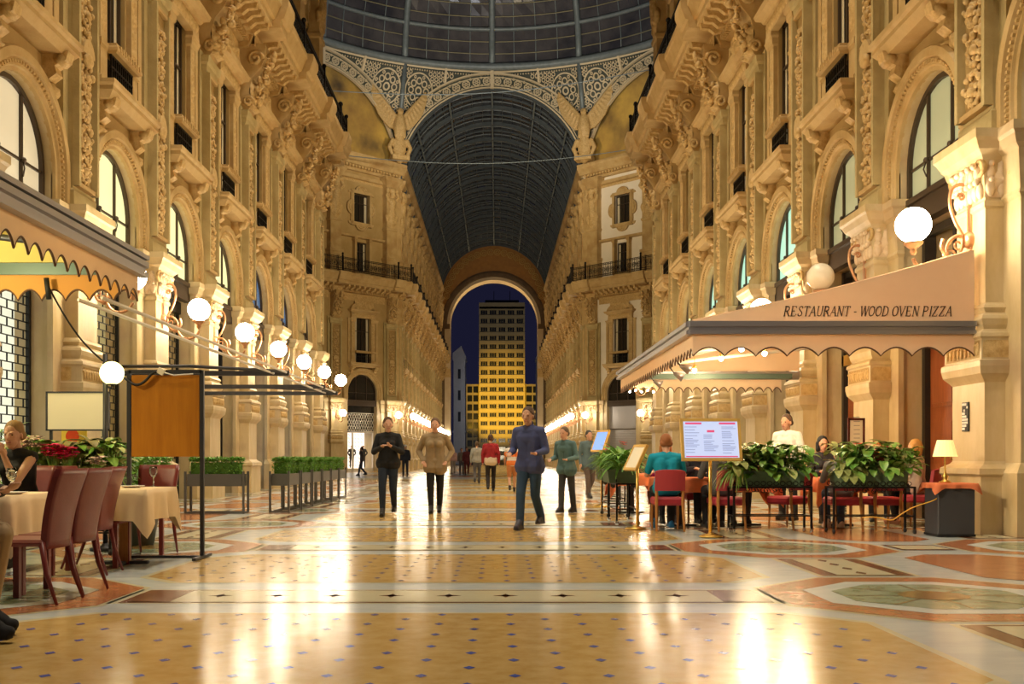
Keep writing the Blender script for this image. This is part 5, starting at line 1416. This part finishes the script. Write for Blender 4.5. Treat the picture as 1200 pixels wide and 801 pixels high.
def menu_stand(label,x,y,rz,w,h,zc,tilt,sheet,poleh=None):
    t=thing('menu_stand',label,'menu stand',(x,y,.01),rz,'brass menu stands')
    m=MB(); m.lathe([(.001,0),(.155,0),(.16,.012),(.12,.03),(.05,.04),(.03,.06),(.001,.06)],28); m.build('base',M['brass'],t)
    m=MB(); m.tube([(0,.03,.03),(0,.03,zc)],.022,12); m.build('pole',M['brass'],t)
    T=Matrix.Translation((0,0,zc))@Matrix.Rotation(tilt,4,'X')
    m=MB()
    for s in (-1,1): m.box(s*w/2-.02,s*w/2+.02,-.02,.02,-h/2,h/2,0,T); m.box(-w/2-.02,w/2+.02,-.02,.02,s*h/2-.02,s*h/2+.02,0,T)
    m.box(-w/2,w/2,.0,.02,-h/2,h/2,0,T); fr=m.build('frame',M['brass2'],t)
    m=MB(); m.box(-w/2+.02,w/2-.02,-.012,.0,-h/2+.02,h/2-.02,0,T); m.build('sheet',M[sheet],fr)
    if sheet=='menu':
        m=MB()
        for x0,x1 in ((-w/2+.05,-.12),(.12,w/2-.05)): m.box(x0,x1,-.016,-.01,h/2-.06,h/2-.035,0,T)
        m.box(-w/2+.04,w/2-.04,-.016,-.01,-h/2+.03,-h/2+.045,0,T); m.box(-.05,.05,-.016,-.01,h/2-.17,h/2-.14,0,T)
        m.build('printed_bar',M['menu_p'],fr)
        m=MB(); rr=random.Random(5)
        for c in (-.25,0,.25):
            z=h/2-.10 if c else h/2-.21
            while z>-h/2+.08:
                L=rr.uniform(.1,.2); m.box(c-.1,c-.1+L,-.0155,-.01,z,z+.007,0,T)
                z-=rr.choice((.022,.022,.04))
        m.build('printed_lines',M['menu_t'],fr)
    return t
menu_stand('large backlit menu in a brass frame on a brass pole beside the flower box',3.24,13.72,.06,.78,.54,1.30,-.22,'menu')
menu_stand('brass menu stand seen edge-on with a slanted pale sheet, left of the turquoise shirt',2.44,15.25,-1.32,.46,.38,1.06,-.45,'screen_w')
menu_stand('brass menu stand with a glowing blue screen at the far end of the right terrace',2.62,22.2,-1.15,.5,.45,1.42,-.35,'menu_b')
# framed menu and small poster on the right piers
def framed(label,x,y,a,w,z0,z1):
    t=thing('framed_menu',label,'picture frame',(x,y,z0),a); h=z1-z0
    m=MB()
    for s in (-1,1): m.box(s*w/2-.02,s*w/2+.02,0,.03,0,h); m.box(-w/2,w/2,0,.03,h/2+s*(h/2-.02)-.02,h/2+s*(h/2-.02)+.02)
    m.build('frame',cm('dark_red_frame',(.10,.02,.015),.4),t)
    m=MB(); m.box(-w/2,w/2,0,.015,.0,h); m.build('sheet',M['screen_w'],t)
    m=MB()
    for k in range(7): m.box(-w/2+.07,w/2-.09,.014,.018,.14+k*.075,.152+k*.075)
    m.build('printed_lines',cm('grey_print_paper',(.4,.38,.35)),t)
framed('small framed menu on the right pilaster pedestal behind the right flower box',CAMX+(1003-582)*18.35/F,18.35,pi,.27,1.20,1.78)
def sticker():
    t=thing('wall_plaque','small black and white plaque fixed on the near right pilaster','plaque',(WX-.345,PY[2]+.05,1.45),pi/2)
    m=MB(); m.box(-.10,.10,0,.015,0,.42); m.build('plate',M['black'],t)
    m=MB(); rr=random.Random(2)
    for i in range(4):
        for j in range(9):
            if rr.random()<.6: u=-.085+i*.045; m.box(u,u+.036,.014,.02,.02+j*.044,.02+j*.044+.034)
    m.build('printed_blocks',M['white_c'],t)
sticker()
# two stay wires across the octagon
for (y0,z0,z1,l) in ((70,26.2,27.8,'upper thin stay wire crossing below the dome'),(76,23.6,24.2,'lower thin stay wire crossing in front of the far vault')):
    mb=MB(); mb.tube([(-12+24*i/20,y0,z0+(z1-z0)*i/20-1.0*sin(pi*i/20)) for i in range(21)],.03,5); tag(mb.build('stay_wire',M['roofiron']),l,'wire')
# ================================================================== PEOPLE
def V(*a): return Vector(a)
def human(label,loc,rz=0,H=1.74,pose='stand',arms='hang',top=(.03,.03,.03),bottom=(.02,.02,.03),shoe=(.02,.02,.02),hair=(.05,.03,.02),hairstyle='short',sleeve=1.0,hem=.90,collar=None,lean=0,turn=0,fem=False,vox=.012,cat='person',name='person',skin=None,wide=1.0,names=('jacket','trousers'),belt=None,stripes=None,hat=None):
    sit=pose=='sit'; dz=-.35 if sit else 0
    W=.92 if fem else 1.0
    def up(x,y,z):                                       # upper-body point with lean
        b=.95+dz; return V(x*W*wide,y+(z+dz-b)*sin(lean),b+(z+dz-b)*cos(lean)) if True else None
    legs=[]
    for s in (-1,1):
        if sit: legs.append([V(s*.09,0,.60),V(s*.13,.40,.57),V(s*.13,.36+.05*s,.09)])
        elif pose=='walk':
            legs.append([V(s*.09,0,.92),V(s*.09,.14,.52),V(s*.08,.20,.09)] if s>0 else [V(s*.09,0,.92),V(s*.09,.03,.48),V(s*.08,-.26,.15)])
        elif pose=='step':
            legs.append([V(s*.085,0,.92),V(s*.085,.06*s,.50),V(s*.07,.10*s if s>0 else -.16,.09)])
        else: legs.append([V(s*.09,0,.92),V(s*.105,.02,.50),V(s*.11,-.01,.09)])
    al=[]
    for s in (-1,1):
        sh=up(s*.185,-.005,1.40)
        if arms=='hang': e,w=up(s*.25,-.03,1.13),up(s*.25,.05,.89)
        elif arms=='swing': e,w=(up(.24,.06,1.14),up(.24,.22,.96)) if s<0 else (up(.24,-.14,1.14),up(.25,-.10,.90))
        elif arms=='chest': e,w=up(s*.27,.05,1.13),up(s*.10,.22,1.22)
        elif arms=='pockets': e,w=up(s*.30,-.08,1.14),up(s*.21,.08,.96)
        elif arms=='table': e,w=up(s*.25,.12,1.14),up(s*.16,.36,1.17)
        elif arms=='chin': e,w=(up(-.2,.28,1.15),up(-.06,.24,1.40)) if s<0 else (up(.25,.14,1.14),up(.05,.30,1.16))
        elif arms=='carry': e,w=up(s*.25,.0,1.12),up(s*.20,.26,1.08)
        if arms=='swing': 
            e.x=s*abs(e.x); w.x=s*abs(w.x)
        al.append([sh,e,w])
    hc=up(0,.025,1.605); nk=up(0,-.01,1.45); k=H/1.75
    def torso(m,e,z0=.94):
        for s in (-1,1):
            m.chain([up(s*.075,0,1.32),up(s*.06,.005,1.12),V(s*.085*W*wide,0,.95+dz)],[.105+e,.095+e,.112+e])
            m.cap(up(s*.03,0,1.40),.085+e,up(s*.17,-.005,1.395),.058+e)
        m.cap(up(-.06,.01,1.3),.10+e,up(.06,.01,1.3),.10+e); m.cap(V(-.08*W,0,.95+dz),.11+e,V(.08*W,0,.95+dz),.11+e)
        if fem: m.ball(up(-.075,.085,1.27),.06+e,10,8); m.ball(up(.075,.085,1.27),.06+e,10,8)
    b=MB(); torso(b,-.008)
    b.cap(nk,.055,up(0,.01,1.54),.05)
    HT=Matrix.Translation(hc)@Matrix.Rotation(turn,4,'Z')@Matrix.Rotation(-lean*.6,4,'X')
    b.ball((0,-.012,.03),.1,14,10,0,HT,(.80,.98,1.08)); b.cap((0,.035,-.055),.055,(0,.05,-.09),.036,10,HT); b.cap((0,.03,0),.066,(0,.045,-.05),.05,10,HT)
    b.cap((0,.088,.02),.010,(0,.108,-.02),.015,8,HT)
    b.cap((-.022,.085,-.058),.009,(.022,.085,-.058),.009,8,HT)
    for s in (-1,1):
        b.cap((s*.08,-.005,.015),.014,(s*.084,-.008,-.02),.011,8,HT); b.cap((s*.02,.086,.034),.008,(s*.045,.078,.034),.008,8,HT)
    for L in legs: b.chain(L,[.082,.058,.04]); b.cap(L[2],.04,L[2]+V(0,.13,-.045),.028)
    hands=[]
    for s,A in zip((-1,1),al):
        b.chain(A,[.05,.04,.028])
        d=(A[2]-A[1]).normalized(); sd=d.cross(V(0,0,1)); sd=sd.normalized() if sd.length>.2 else V(0,1,0)
        if arms in ('hang','swing'): sd=V(0,1,0)
        n=d.cross(sd); p=A[2]+d*.045
        b.cap(A[2]+d*.01,.026,p,.026); 
        for q,(o,l) in enumerate(((-.03,.068),(-.01,.078),(.010,.074),(.028,.058))):
            r0=p+sd*o+d*.015; r1=r0+d*l*.55+n*.008*s; r2=r1+d*l*.42+n*.022*s
            b.chain([r0,r1,r2],[.0115,.0105,.0085],8)
        b.chain([A[2]+d*.015+sd*.02,A[2]+d*.045+sd*.048,A[2]+d*.082+sd*.055],[.013,.0115,.009],8)
    body=rmesh(name,b,vox*.8,M[skin] if skin else M['skin'],None,2)
    def child(n,m,matl,v=vox,sm=3): return rmesh(n,m,v,matl,body,sm)
    cl=lambda c,r=.85: cm('cloth_%d_%d_%d'%tuple(int(x*1000) for x in c),c,r)
    # top
    t=MB(); torso(t,.012)
    for s in (-1,1):
        if hem<.9 and not sit: t.cap(V(s*.085*W,0,.95),.125,V(s*.09*W,0,hem+.05),.125+.02)
        A=al[0 if s<0 else 1]
        if sleeve>=1: t.chain(A,[.066,.056,.042])
        elif sleeve>0: t.cap(A[0],.066,A[0].lerp(A[1],sleeve),.058)
    if collar: t.cap(up(0,-.03,1.44),.075,up(0,-.03,1.50),.066)
    tm=cl(top)
    if stripes:
        if 'stripe' not in M:
            m=mat('striped_shirt',top,.8); nt=m.node_tree; tc=nt.nodes.new('ShaderNodeTexCoord'); sx=nt.nodes.new('ShaderNodeSeparateXYZ'); wv=nt.nodes.new('ShaderNodeMath'); wv.operation='MULTIPLY'; wv.inputs[1].default_value=3.4
            fr=nt.nodes.new('ShaderNodeMath'); fr.operation='FRACT'; rp=nt.nodes.new('ShaderNodeValToRGB'); rp.color_ramp.interpolation='CONSTANT'
            rp.color_ramp.elements[0].color=(.75,.2,.04,1); rp.color_ramp.elements[1].color=(.75,.68,.6,1); rp.color_ramp.elements[1].position=.55
            nt.links.new(tc.outputs['Object'],sx.inputs[0]); nt.links.new(sx.outputs[2],wv.inputs[0]); nt.links.new(wv.outputs[0],fr.inputs[0]); nt.links.new(fr.outputs[0],rp.inputs[0]); nt.links.new(rp.outputs[0],nt.nodes['Principled BSDF'].inputs['Base Color']); M['stripe']=m
        tm=M['stripe']
    child(names[0],t,tm)
    # trousers
    t=MB(); t.cap(V(-.08*W,0,.95+dz),.118,V(.08*W,0,.95+dz),.118)
    for L in legs:
        if names[1]=='shorts': t.cap(L[0],.10,L[0].lerp(L[1],.85),.08)
        else: t.chain([L[0],L[1],L[2]+V(0,0,-.005)],[.098,.07,.06 if not fem else .05])
    child(names[1],t,cl(bottom))
    if belt:
        t=MB(); t.cap(V(-.085,0,.97+dz),.128,V(.085,0,.97+dz),.128); t.cap(V(-.085,-.02,.90),.125,V(.085,-.02,.90),.125); child('shirt_tail',t,cl(belt))
    for L in legs:
        t=MB(); a=L[2]; t.cap(a+V(0,-.045,-.04),.046,a+V(0,.16,-.052),.036); t.cap(a+V(0,-.005,.03),.054,a+V(0,.10,-.035),.045); t.box(a.x-.04,a.x+.04,a.y-.08,a.y+.17,a.z-.095,a.z-.06); child('shoe',t,cl(shoe,.5))
    if hairstyle!='bald':
        h=MB(); h.ball((0,-.028,.052),.104,14,10,0,HT,(.86,.98,1.0))
        h.cap((-.05,-.06,0),.05,(.05,-.06,0),.05,10,HT); 
        for s in (-1,1): h.cap((s*.068,-.03,.04),.03,(s*.07,-.035,-.01),.022,8,HT)
        if hairstyle=='long':
            for s in (-1,0,1): h.cap((s*.05,-.06,0),.055,(s*.06,-.06,-.17),.045,10,HT)
        if hairstyle=='bob':
            for s in (-1,1): h.cap((s*.07,-.02,.03),.04,(s*.078,-.01,-.08),.038,10,HT)
            h.cap((0,-.075,.02),.07,(0,-.07,-.08),.06,10,HT)
        if hairstyle=='bun': h.ball((0,-.11,.09),.05,10,8,0,HT)
        child('hair',h,cl(hair,.7),vox*.9,2)
    if hat:
        h=MB(); h.ball((0,-.01,.10),.1,14,8,0,HT,(.95,1.05,.6)); h.cap((-.05,.09,.065),.02,(.05,.09,.065),.02,8,HT); child('cap',h,cl(hat),vox,2)
    if vox<=.012 and name=='person':
        for s in (-1,1):
            e=MB(); e.ball((s*.031,.079,.016),.0105,8,6,0,HT,(1.2,.7,.8)); e.build('eye',M['eye'],body)
        e=MB(); e.cap((-.02,.090,-.057),.0055,(.02,.090,-.057),.0055,8,HT); e.build('lips',M['lip'],body)
    body.location=loc; body.rotation_euler=(0,0,rz); body.scale=(k,k,k)
    return tag(body,label,cat)
def gp(x,Y,z=.012): return (CAMX+(x-582)*Y/F,Y,z)
human('woman in a black top and dark blue jeans walking with hands at her chest',gp(455,18.7),pi,1.80,'walk','chest',(.014,.014,.015),(.016,.026,.045),(.015,.012,.01),(.10,.05,.025),'bun',1,.88,None,.02,.2,True,names=('top','jeans'))
human('person in a beige hooded jacket and black leggings walking toward the camera',gp(510,19.7),pi,1.82,'step','pockets',(.34,.25,.14),(.012,.012,.013),(.015,.013,.012),(.14,.07,.035),'short',1,.78,True,.04,0,True,wide=1.12,names=('jacket','leggings'))
human('person in a dark uniform and white cap standing far back left of centre',gp(475,57),pi,1.78,'stand','hang',(.02,.022,.03),(.02,.022,.03),hair=(.05,.03,.02),hat=(.8,.78,.72),vox=.022)
human('man in a red sweater with a white shirt tail and black trousers walking away',gp(575,32.6),0,1.80,'walk','hang',(.36,.02,.03),(.02,.015,.014),hair=(.08,.04,.02),belt=(.7,.58,.42),vox=.016,names=('sweater','trousers'))
human('man in a pale grey top and grey trousers walking away left of the red sweater',gp(559,42),0,1.74,'walk','hang',(.36,.35,.30),(.10,.09,.085),hair=(.10,.06,.03),vox=.018,names=('shirt','trousers'))
human('person in an orange and white striped shirt and orange shorts walking away',gp(600,32.0),0,1.62,'walk','swing',(.7,.2,.05),(.55,.22,.08),hair=(.16,.08,.03),sleeve=.6,vox=.016,stripes=True,names=('shirt','shorts'))
human('tall man in a blue hooded top and blue jeans striding mid-gallery',gp(621,15.3),pi*.88,1.82,'walk','carry',(.075,.095,.24),(.035,.075,.14),(.05,.05,.07),(.10,.06,.04),'short',1,.84,True,.10,0,names=('hooded_top','jeans'))
human('person in a teal jacket and dark trousers right of the blue hooded man',gp(664,19.8),pi*.8,1.66,'step','carry',(.10,.19,.20),(.06,.06,.06),(.03,.03,.03),(.12,.08,.05),'short',1,.82,None,.12,0,names=('jacket','trousers'))
human('person in a grey-teal coat farther off beside the right terrace',gp(690,27),pi*1.1,1.78,'walk','hang',(.11,.17,.19),(.13,.09,.07),(.03,.03,.03),(.05,.05,.05),'short',1,.78,vox=.016,names=('coat','trousers'))
human('distant woman in a pink top walking behind the beige jacket',gp(531,66),pi,1.68,'walk','hang',(.55,.32,.28),(.30,.24,.2),hair=(.2,.1,.05),vox=.025,fem=True)
human('distant person in a grey top and shorts left of the dark red one',gp(541,64),pi,1.66,'stand','hang',(.20,.17,.14),(.12,.1,.1),hair=(.1,.06,.03),vox=.025)
human('distant person in a dark red top near the centre line',gp(547,62),pi,1.70,'walk','hang',(.22,.05,.05),(.16,.03,.03),hair=(.05,.03,.02),vox=.025)
human('distant person in dark clothes before the lit shop window on the left',gp(424,60),pi/2,1.70,'walk','hang',(.10,.09,.10),(.05,.06,.10),hair=(.05,.03,.02),vox=.025)
# seated at the left tables
human('woman with blond hair in a black vest top seated at the front left table',(-4.2,9.85,.05),pi-.25,1.72,'sit','chin',(.012,.012,.013),(.03,.03,.04),hair=(.30,.17,.06),hairstyle='bun',sleeve=0,fem=True,lean=.14,turn=.2,vox=.010,names=('vest_top','trousers'))
human('man in beige trousers and black shoes seated at the left edge of the view',(-3.02,6.02,.03),-pi/2,1.80,'sit','table',(.06,.055,.05),(.45,.32,.18),(.012,.012,.013),(.05,.03,.02),'short',1,lean=.1,vox=.009,names=('jacket','trousers'))
human('man in a charcoal jacket seated at the front left table across from the woman',(-3.99,7.5,.03),.1,1.78,'sit','table',(.03,.03,.032),(.03,.03,.035),(.012,.012,.013),(.05,.03,.02),'short',1,lean=.1,vox=.010,names=('jacket','trousers'))
# right terrace
human('man in a turquoise shirt and blue trainers seated with his back to the camera',(2.86,14.98,.03),0,1.74,'sit','table',(.0,.28,.42),(.015,.015,.018),(.02,.22,.5),(.28,.10,.03),'short',.75,lean=.12,wide=1.1,names=('shirt','trousers'))
human('person in a grey coat seated with their back to the camera behind the lit menu',(3.66,15.0,.03),.1,1.72,'sit','table',(.09,.085,.08),(.02,.02,.022),(.02,.02,.02),(.04,.025,.02),'short',1,lean=.1,wide=1.08,names=('coat','trousers'))
human('ginger-haired person in a magenta top facing the turquoise-shirted man',(3.12,16.68,.03),pi,1.66,'sit','table',(.65,.02,.14),(.03,.03,.04),(.03,.03,.03),(.42,.15,.035),'bob',1,fem=True,names=('top','trousers'))
human('bald man in a navy jacket seated behind the lit menu board',(3.66,16.72,.03),pi+.1,1.84,'sit','table',(.025,.03,.05),(.03,.03,.04),(.03,.03,.03),(0,0,0),'bald',1,names=('jacket','trousers'))
human('dark-haired diner seated behind the plants right of the lit menu',(4.25,16.7,.03),pi,1.70,'sit','table',(.04,.035,.035),(.03,.03,.04),(.03,.03,.03),(.025,.018,.015),'short',1,names=('jacket','trousers'))
human('black-haired diner seated behind the gap between the two flower boxes',(5.65,16.6,.03),pi,1.74,'sit','table',(.03,.03,.035),(.03,.03,.04),(.03,.03,.03),(.012,.01,.01),'bob',1,fem=True,names=('jacket','trousers'))
human('diner in a grey shirt, jeans and white trainers with their back to the camera',(5.42,15.0,.03),0,1.58,'sit','table',(.22,.22,.21),(.05,.10,.18),(.75,.74,.7),(.08,.05,.03),'short',1,lean=.25,names=('shirt','jeans'))
human('blonde woman in a lace top and black skirt seated beside the pilaster',(6.90,15.88,.03),.85,1.66,'sit','table',(.62,.50,.40),(.012,.012,.013),(.35,.16,.10),(.55,.28,.07),'bob',.8,fem=True,wide=1.08,lean=.05,names=('lace_top','skirt'))
human('ginger-haired diner half hidden left of the blonde woman',(6.72,17.05,.03),pi-.3,1.62,'sit','table',(.16,.1,.06),(.03,.03,.04),(.03,.03,.03),(.42,.15,.03),'bob',1,fem=True,names=('jacket','trousers'))
human('waiter in a white shirt standing behind the flower boxes',(5.35,17.5,.012),pi*.75,1.80,'stand','carry',(.85,.82,.76),(.02,.02,.02),(.02,.02,.02),(.10,.06,.04),'short',1,lean=.06,wide=1.08,names=('shirt','trousers'))
# shop-window dummies
for s,l in ((2.98,'right'),(4.1,'left')):
    x,y=-(WX+s*r2),82-s*r2
    human('dark display dummy on the %s in the lit shop window'%l,(x-.7*r2,y+.7*r2,.3),-3*pi/4+pi/2+pi*.5-.5,1.75,'stand','pockets',(.07,.07,.08),(.10,.09,.09),(.02,.02,.02),(0,0,0),'bald',1,vox=.025,cat='mannequin',name='shop_mannequin',skin=None,names=('suit','trousers'))

# ================================================================== OUTSIDE: piazza, tower, wings
mb=MB(); mb.quad((-90,150,-.02),(90,150,-.02),(90,460,-.02),(-90,460,-.02)); struct(mb.build('floor',mat('piazza_asphalt',(.03,.03,.032),.5,c2=(.05,.05,.05),scale=.3)))
M['tower']=mat('pale_tower_cladding',(.50,.42,.26),.6,c2=(.44,.37,.22),scale=.2)
M['tower_win']=mat('tower_window_glass',(.02,.025,.035),.15)
M['tower_lit']=mat('tower_window_lit',(.1,.1,.1),.3,emit=(.9,.75,.45),estr=.5)
def tower():
    Y=380; x0,x1,zt=CAMX+(562-582)*Y/F,CAMX+(614.5-582)*Y/F,58.6
    t=thing('tower_block','tall floodlit office tower framed by the exit arch','building',((x0+x1)/2,Y,0)); w=(x1-x0)/2
    m=MB(); m.box(-w,w,.35,14,0,zt)
    for k in range(19):
        z=zt-2.0-3.17*(k+.5)+1.585; m.box(-w-.15,w+.15,0,.4,z-.55,z+.55); m.box(-w-.25,w+.25,-.12,.4,z+.45,z+.55)
    for i in range(6): u=-w+2*w*i/5; m.box(u-.2,u+.2,.12,.4,0,zt)
    for i in range(20): u=-w+2*w*(i+.5)/20; m.box(u-.06,u+.06,.1,.4,0,zt-2)
    m.box(-w,w,0,.4,zt-2.3,zt); m.build('facade',M['tower'],t)
    wm=MB(); wm.box(-1.3,1.3,.25,.33,-.74,.74); wm.box(-1.28,1.28,.2,.3,-.02,.02); me=wm.mesh('window',M['tower_win']); me2=wm.mesh('window',M['tower_lit'])
    rr=random.Random(3)
    for k in range(18):
        for i in range(5):
            link('window',me2 if rr.random()<0 else me,t,(-w+2*w*(i+.5)/5,0,zt-2.0-3.17*(k+.5)-.4+.4))
    m=MB(); m.box(-w+2,w-2,3,11,zt,zt+1.4); m.tube([(-3,5,zt),(-3,5,zt+5)],.12,6); m.tube([(3,5,zt),(3,5,zt+5)],.12,6); m.build('roof_plant',M['alu_d'],t)
tower()
def wings(xa,xb,label):
    Y=388; x0,x1,zt=CAMX+(xa-582)*Y/F,CAMX+(xb-582)*Y/F,28.9
    t=thing('office_wing',label,'building',((x0+x1)/2,Y,0)); w=(x1-x0)/2
    m=MB(); m.box(-w,w,.4,10,0,zt); m.box(-w,w,-.1,.4,zt-.6,zt)
    nb=max(3,round(2*w/2.4))
    for k in range(8): m.box(-w,w,0,.4,zt-.5-3.4*(k+1),zt-3.4*(k+1)+.2)
    for i in range(nb+1): u=-w+2*w*i/nb; m.box(u-.2,u+.2,-.06,.4,0,zt)
    m.build('facade',M['tower'],t)
    wm=MB(); wm.box(-w/nb+.18,w/nb-.18,.3,.41,-1.3,1.3); wm.box(-.05,.05,.2,.3,-1.3,1.3); me=wm.mesh('window',M['tower_win'])
    for k in range(8):
        for i in range(nb): link('window',me,t,(-w+2*w*(i+.5)/nb,0,zt-2.1-3.4*k))
wings(540,561,'lower lit office wing to the left of the tower'); wings(616,640,'lower lit office wing to the right of the tower')
for s,xa,xb,l in ((-1,531.5,545,'pale grey stone pavilion corner beyond the exit on the left'),(1,629.5,643,'pale grey stone pavilion corner beyond the exit on the right')):
    Y=168; x0,x1=CAMX+(xa-582)*Y/F,CAMX+(xb-582)*Y/F; w=(x1-x0)/2
    t=thing('stone_pavilion',l,'building',((x0+x1)/2,Y,0))
    m=MB(); m.box(-w,w,0,6,0,17.2); m.prismy([(-w-.15,17.2),(w+.15,17.2),(w+.15,17.6),(s*-w*.35,19.4),(-w-.15,18.2)] if s<0 else [(-w-.15,17.2),(w+.15,17.2),(w+.15,18.2),(s*-w*.35,19.4),(-w-.15,17.6)],-.1,6)
    m.box(-w-.12,w+.12,-.12,6,5.2,5.5); m.build('walls',M['pav'] if 'pav' in M else M.setdefault('pav',mat('pale_grey_stone',(.42,.42,.42),.7,c2=(.36,.36,.36),scale=1)),t)
    for z in (7,10.5,14):
        m=MB(); m.box(-.22,.22,-.03,.02,z,z+1.6); m.build('window',M['tower_win'],t)
for x,Y,c,l in ((541,300,(.05,1,.5),'green traffic light seen left of the tower base'),(608,300,(.1,.8,1),'blue-green street light seen right of the tower base')):
    t=thing('traffic_light',l,'traffic light',(CAMX+(x-582)*Y/F,Y,0))
    m=MB(); m.tube([(0,0,0),(0,0,6.8)],.08,8); m.build('post',M['iron'],t)
    m=MB(); m.box(-.3,.3,-.15,.15,5.2,7.0); m.build('housing',M['iron'],t)
    m=MB(); m.ball((0,-.2,5.7),.30,12,8); m.build('lens',mat('lit_lens',c,.3,emit=c,estr=5),t)

# ================================================================== LIGHT
def area(name,loc,target,sx,sy,e,c=(1,.72,.36)):
    d=bpy.data.lights.new(name,'AREA'); d.shape='RECTANGLE'; d.size=sx; d.size_y=sy; d.energy=e; d.color=c
    o=bpy.data.objects.new(name,d); COL.objects.link(o); o.location=loc
    q=(Vector(target)-Vector(loc)).to_track_quat('-Z','Y'); o.rotation_euler=q.to_euler(); return o
def spot(name,loc,target,e,c,ang=60,r=.5):
    d=bpy.data.lights.new(name,'SPOT'); d.energy=e; d.color=c; d.spot_size=radians(ang); d.spot_blend=.7; d.shadow_soft_size=r
    o=bpy.data.objects.new(name,d); COL.objects.link(o); o.location=loc
    o.rotation_euler=(Vector(target)-Vector(loc)).to_track_quat('-Z','Y').to_euler(); return o
WARM=(1,.76,.42)
for s in (-1,1):
    for k in (0,3,6):                                  # added spots at lamp height, fill the upper facade from below
        spot('facade_fill_spot',(s*5.9,10.5+4.22*k,5.4),(-s*7.4,11.5+4.22*k,9.6),LE['up'],(1,.77,.44),120,.15)
    for k in range(5):                                  # floodlights behind the cornice railings, aimed across the arm
        y=8+8.5*k
        spot('cornice_or_added_flood',(s*6.0,y,16.6),(-s*7.4,y+1.5,7.0),LE['near'],WARM,110,.15)
    spot('cornice_or_added_flood',(s*9.5,49,17.0),(-s*11.5,78,11),LE['oct'],WARM,70,.4)
    for k in range(4):
        y=88+15*k; spot('cornice_or_added_flood',(s*6.0,y,16.6),(-s*7.4,y+2,8.0),LE['far'],WARM,110,.35)
for k in range(4): spot('floor_fill_spot',(0,4+12*k,27),(0,6+12*k,0),LE['vault'],(1,.86,.66),75,.6)  # added downward spots that brighten the near floor
for k in range(2): spot('floor_fill_spot',(0,92+26*k,27),(0,94+26*k,0),LE['vault']*.8,(1,.86,.66),75,.6)  # same added floor fill in the far arm
for s in (-1,1): spot('arch_uplight',(s*5.6,EY+.9,18.4),(-s*3,EY+1.2,25.6),900,(1,.72,.38),120,.2)
spot('roof_fill_spot',(-9,52,17),(3,82,30),4500,(1,.80,.5),60,.4)  # added uplights that brighten the far arch and its ironwork
spot('roof_fill_spot',(9,52,17),(-3,82,30),4500,(1,.80,.5),60,.4)
for k in range(4):  # added weak uplights that lift the far vault
    for s in (-1,1): spot('roof_fill_spot',(s*6.3,86+14*k,17),(-s*2,94+14*k,29),60,(.9,.9,1),90,.3)
spot('roof_fill_spot',(0,50,18),(0,76,40),4000,(.85,.9,1),90,.4)  # added uplight that makes the dome ribs and glass show
spot('tower_flood_or_fill',(-12,352,12),(2.3,380,22),LE['tower']*1.7,(1,.56,.03),62,1)
spot('tower_flood_or_fill',(17,352,12),(2.3,380,22),LE['tower']*1.7,(1,.56,.03),62,1)
spot('tower_flood_or_fill',(2,300,3),(2.3,380,34),LE['tower']*1.5,(1,.84,.55),55,1)  # added wide pale fill for the tower top, not one of its floodlights
spot('pavilion_fill_spot',(0,152,9),(-7,170,10),700,(.85,.9,1),100,.5)  # added cool spots that brighten the two pavilions
spot('pavilion_fill_spot',(0,152,9),(8,170,10),700,(.85,.9,1),100,.5)
# lamps inside the awnings
spot('cornice_or_added_flood',(-6.0,6.5,6.2),(5.2,14.4,3.2),LE['gable'],(1,.82,.58),36,.25)  # added flood from across the arm, brightens the right awning gable
for y in (16,18.5,21): 
    d=bpy.data.lights.new('awning_lamp','POINT'); d.energy=LE['awn']; d.color=(1,.76,.44); d.shadow_soft_size=.2
    o=bpy.data.objects.new('awning_lamp',d); COL.objects.link(o); o.location=(5.0,y,2.7)
d=bpy.data.lights.new('cafe_lamp','POINT'); d.energy=LE['cafe']; d.color=(1,.86,.5); d.shadow_soft_size=.12
o=bpy.data.objects.new('cafe_lamp',d); COL.objects.link(o); o.location=(-5.4,9.6,3.0)
W=bpy.data.worlds.new('World'); SC.world=W; W.use_nodes=True
W.node_tree.nodes['Background'].inputs[0].default_value=(.0045,.0045,.0125,1); W.node_tree.nodes['Background'].inputs[1].default_value=1.0

# ================================================================== CAMERA
cd=bpy.data.cameras.new('Camera'); cam=bpy.data.objects.new('Camera',cd); COL.objects.link(cam)
cam.location=(CAMX,0,CAMZ); cam.rotation_euler=(pi/2,0,0); cd.sensor_width=36; cd.lens=36; cd.shift_x=18/1200; cd.shift_y=135.5/1200
cd.clip_end=800; SC.camera=cam
vs=SC.view_settings; vs.view_transform='Standard'; vs.look='None'; vs.gamma=1; vs.use_curve_mapping=False; vs.exposure=LE['exp']
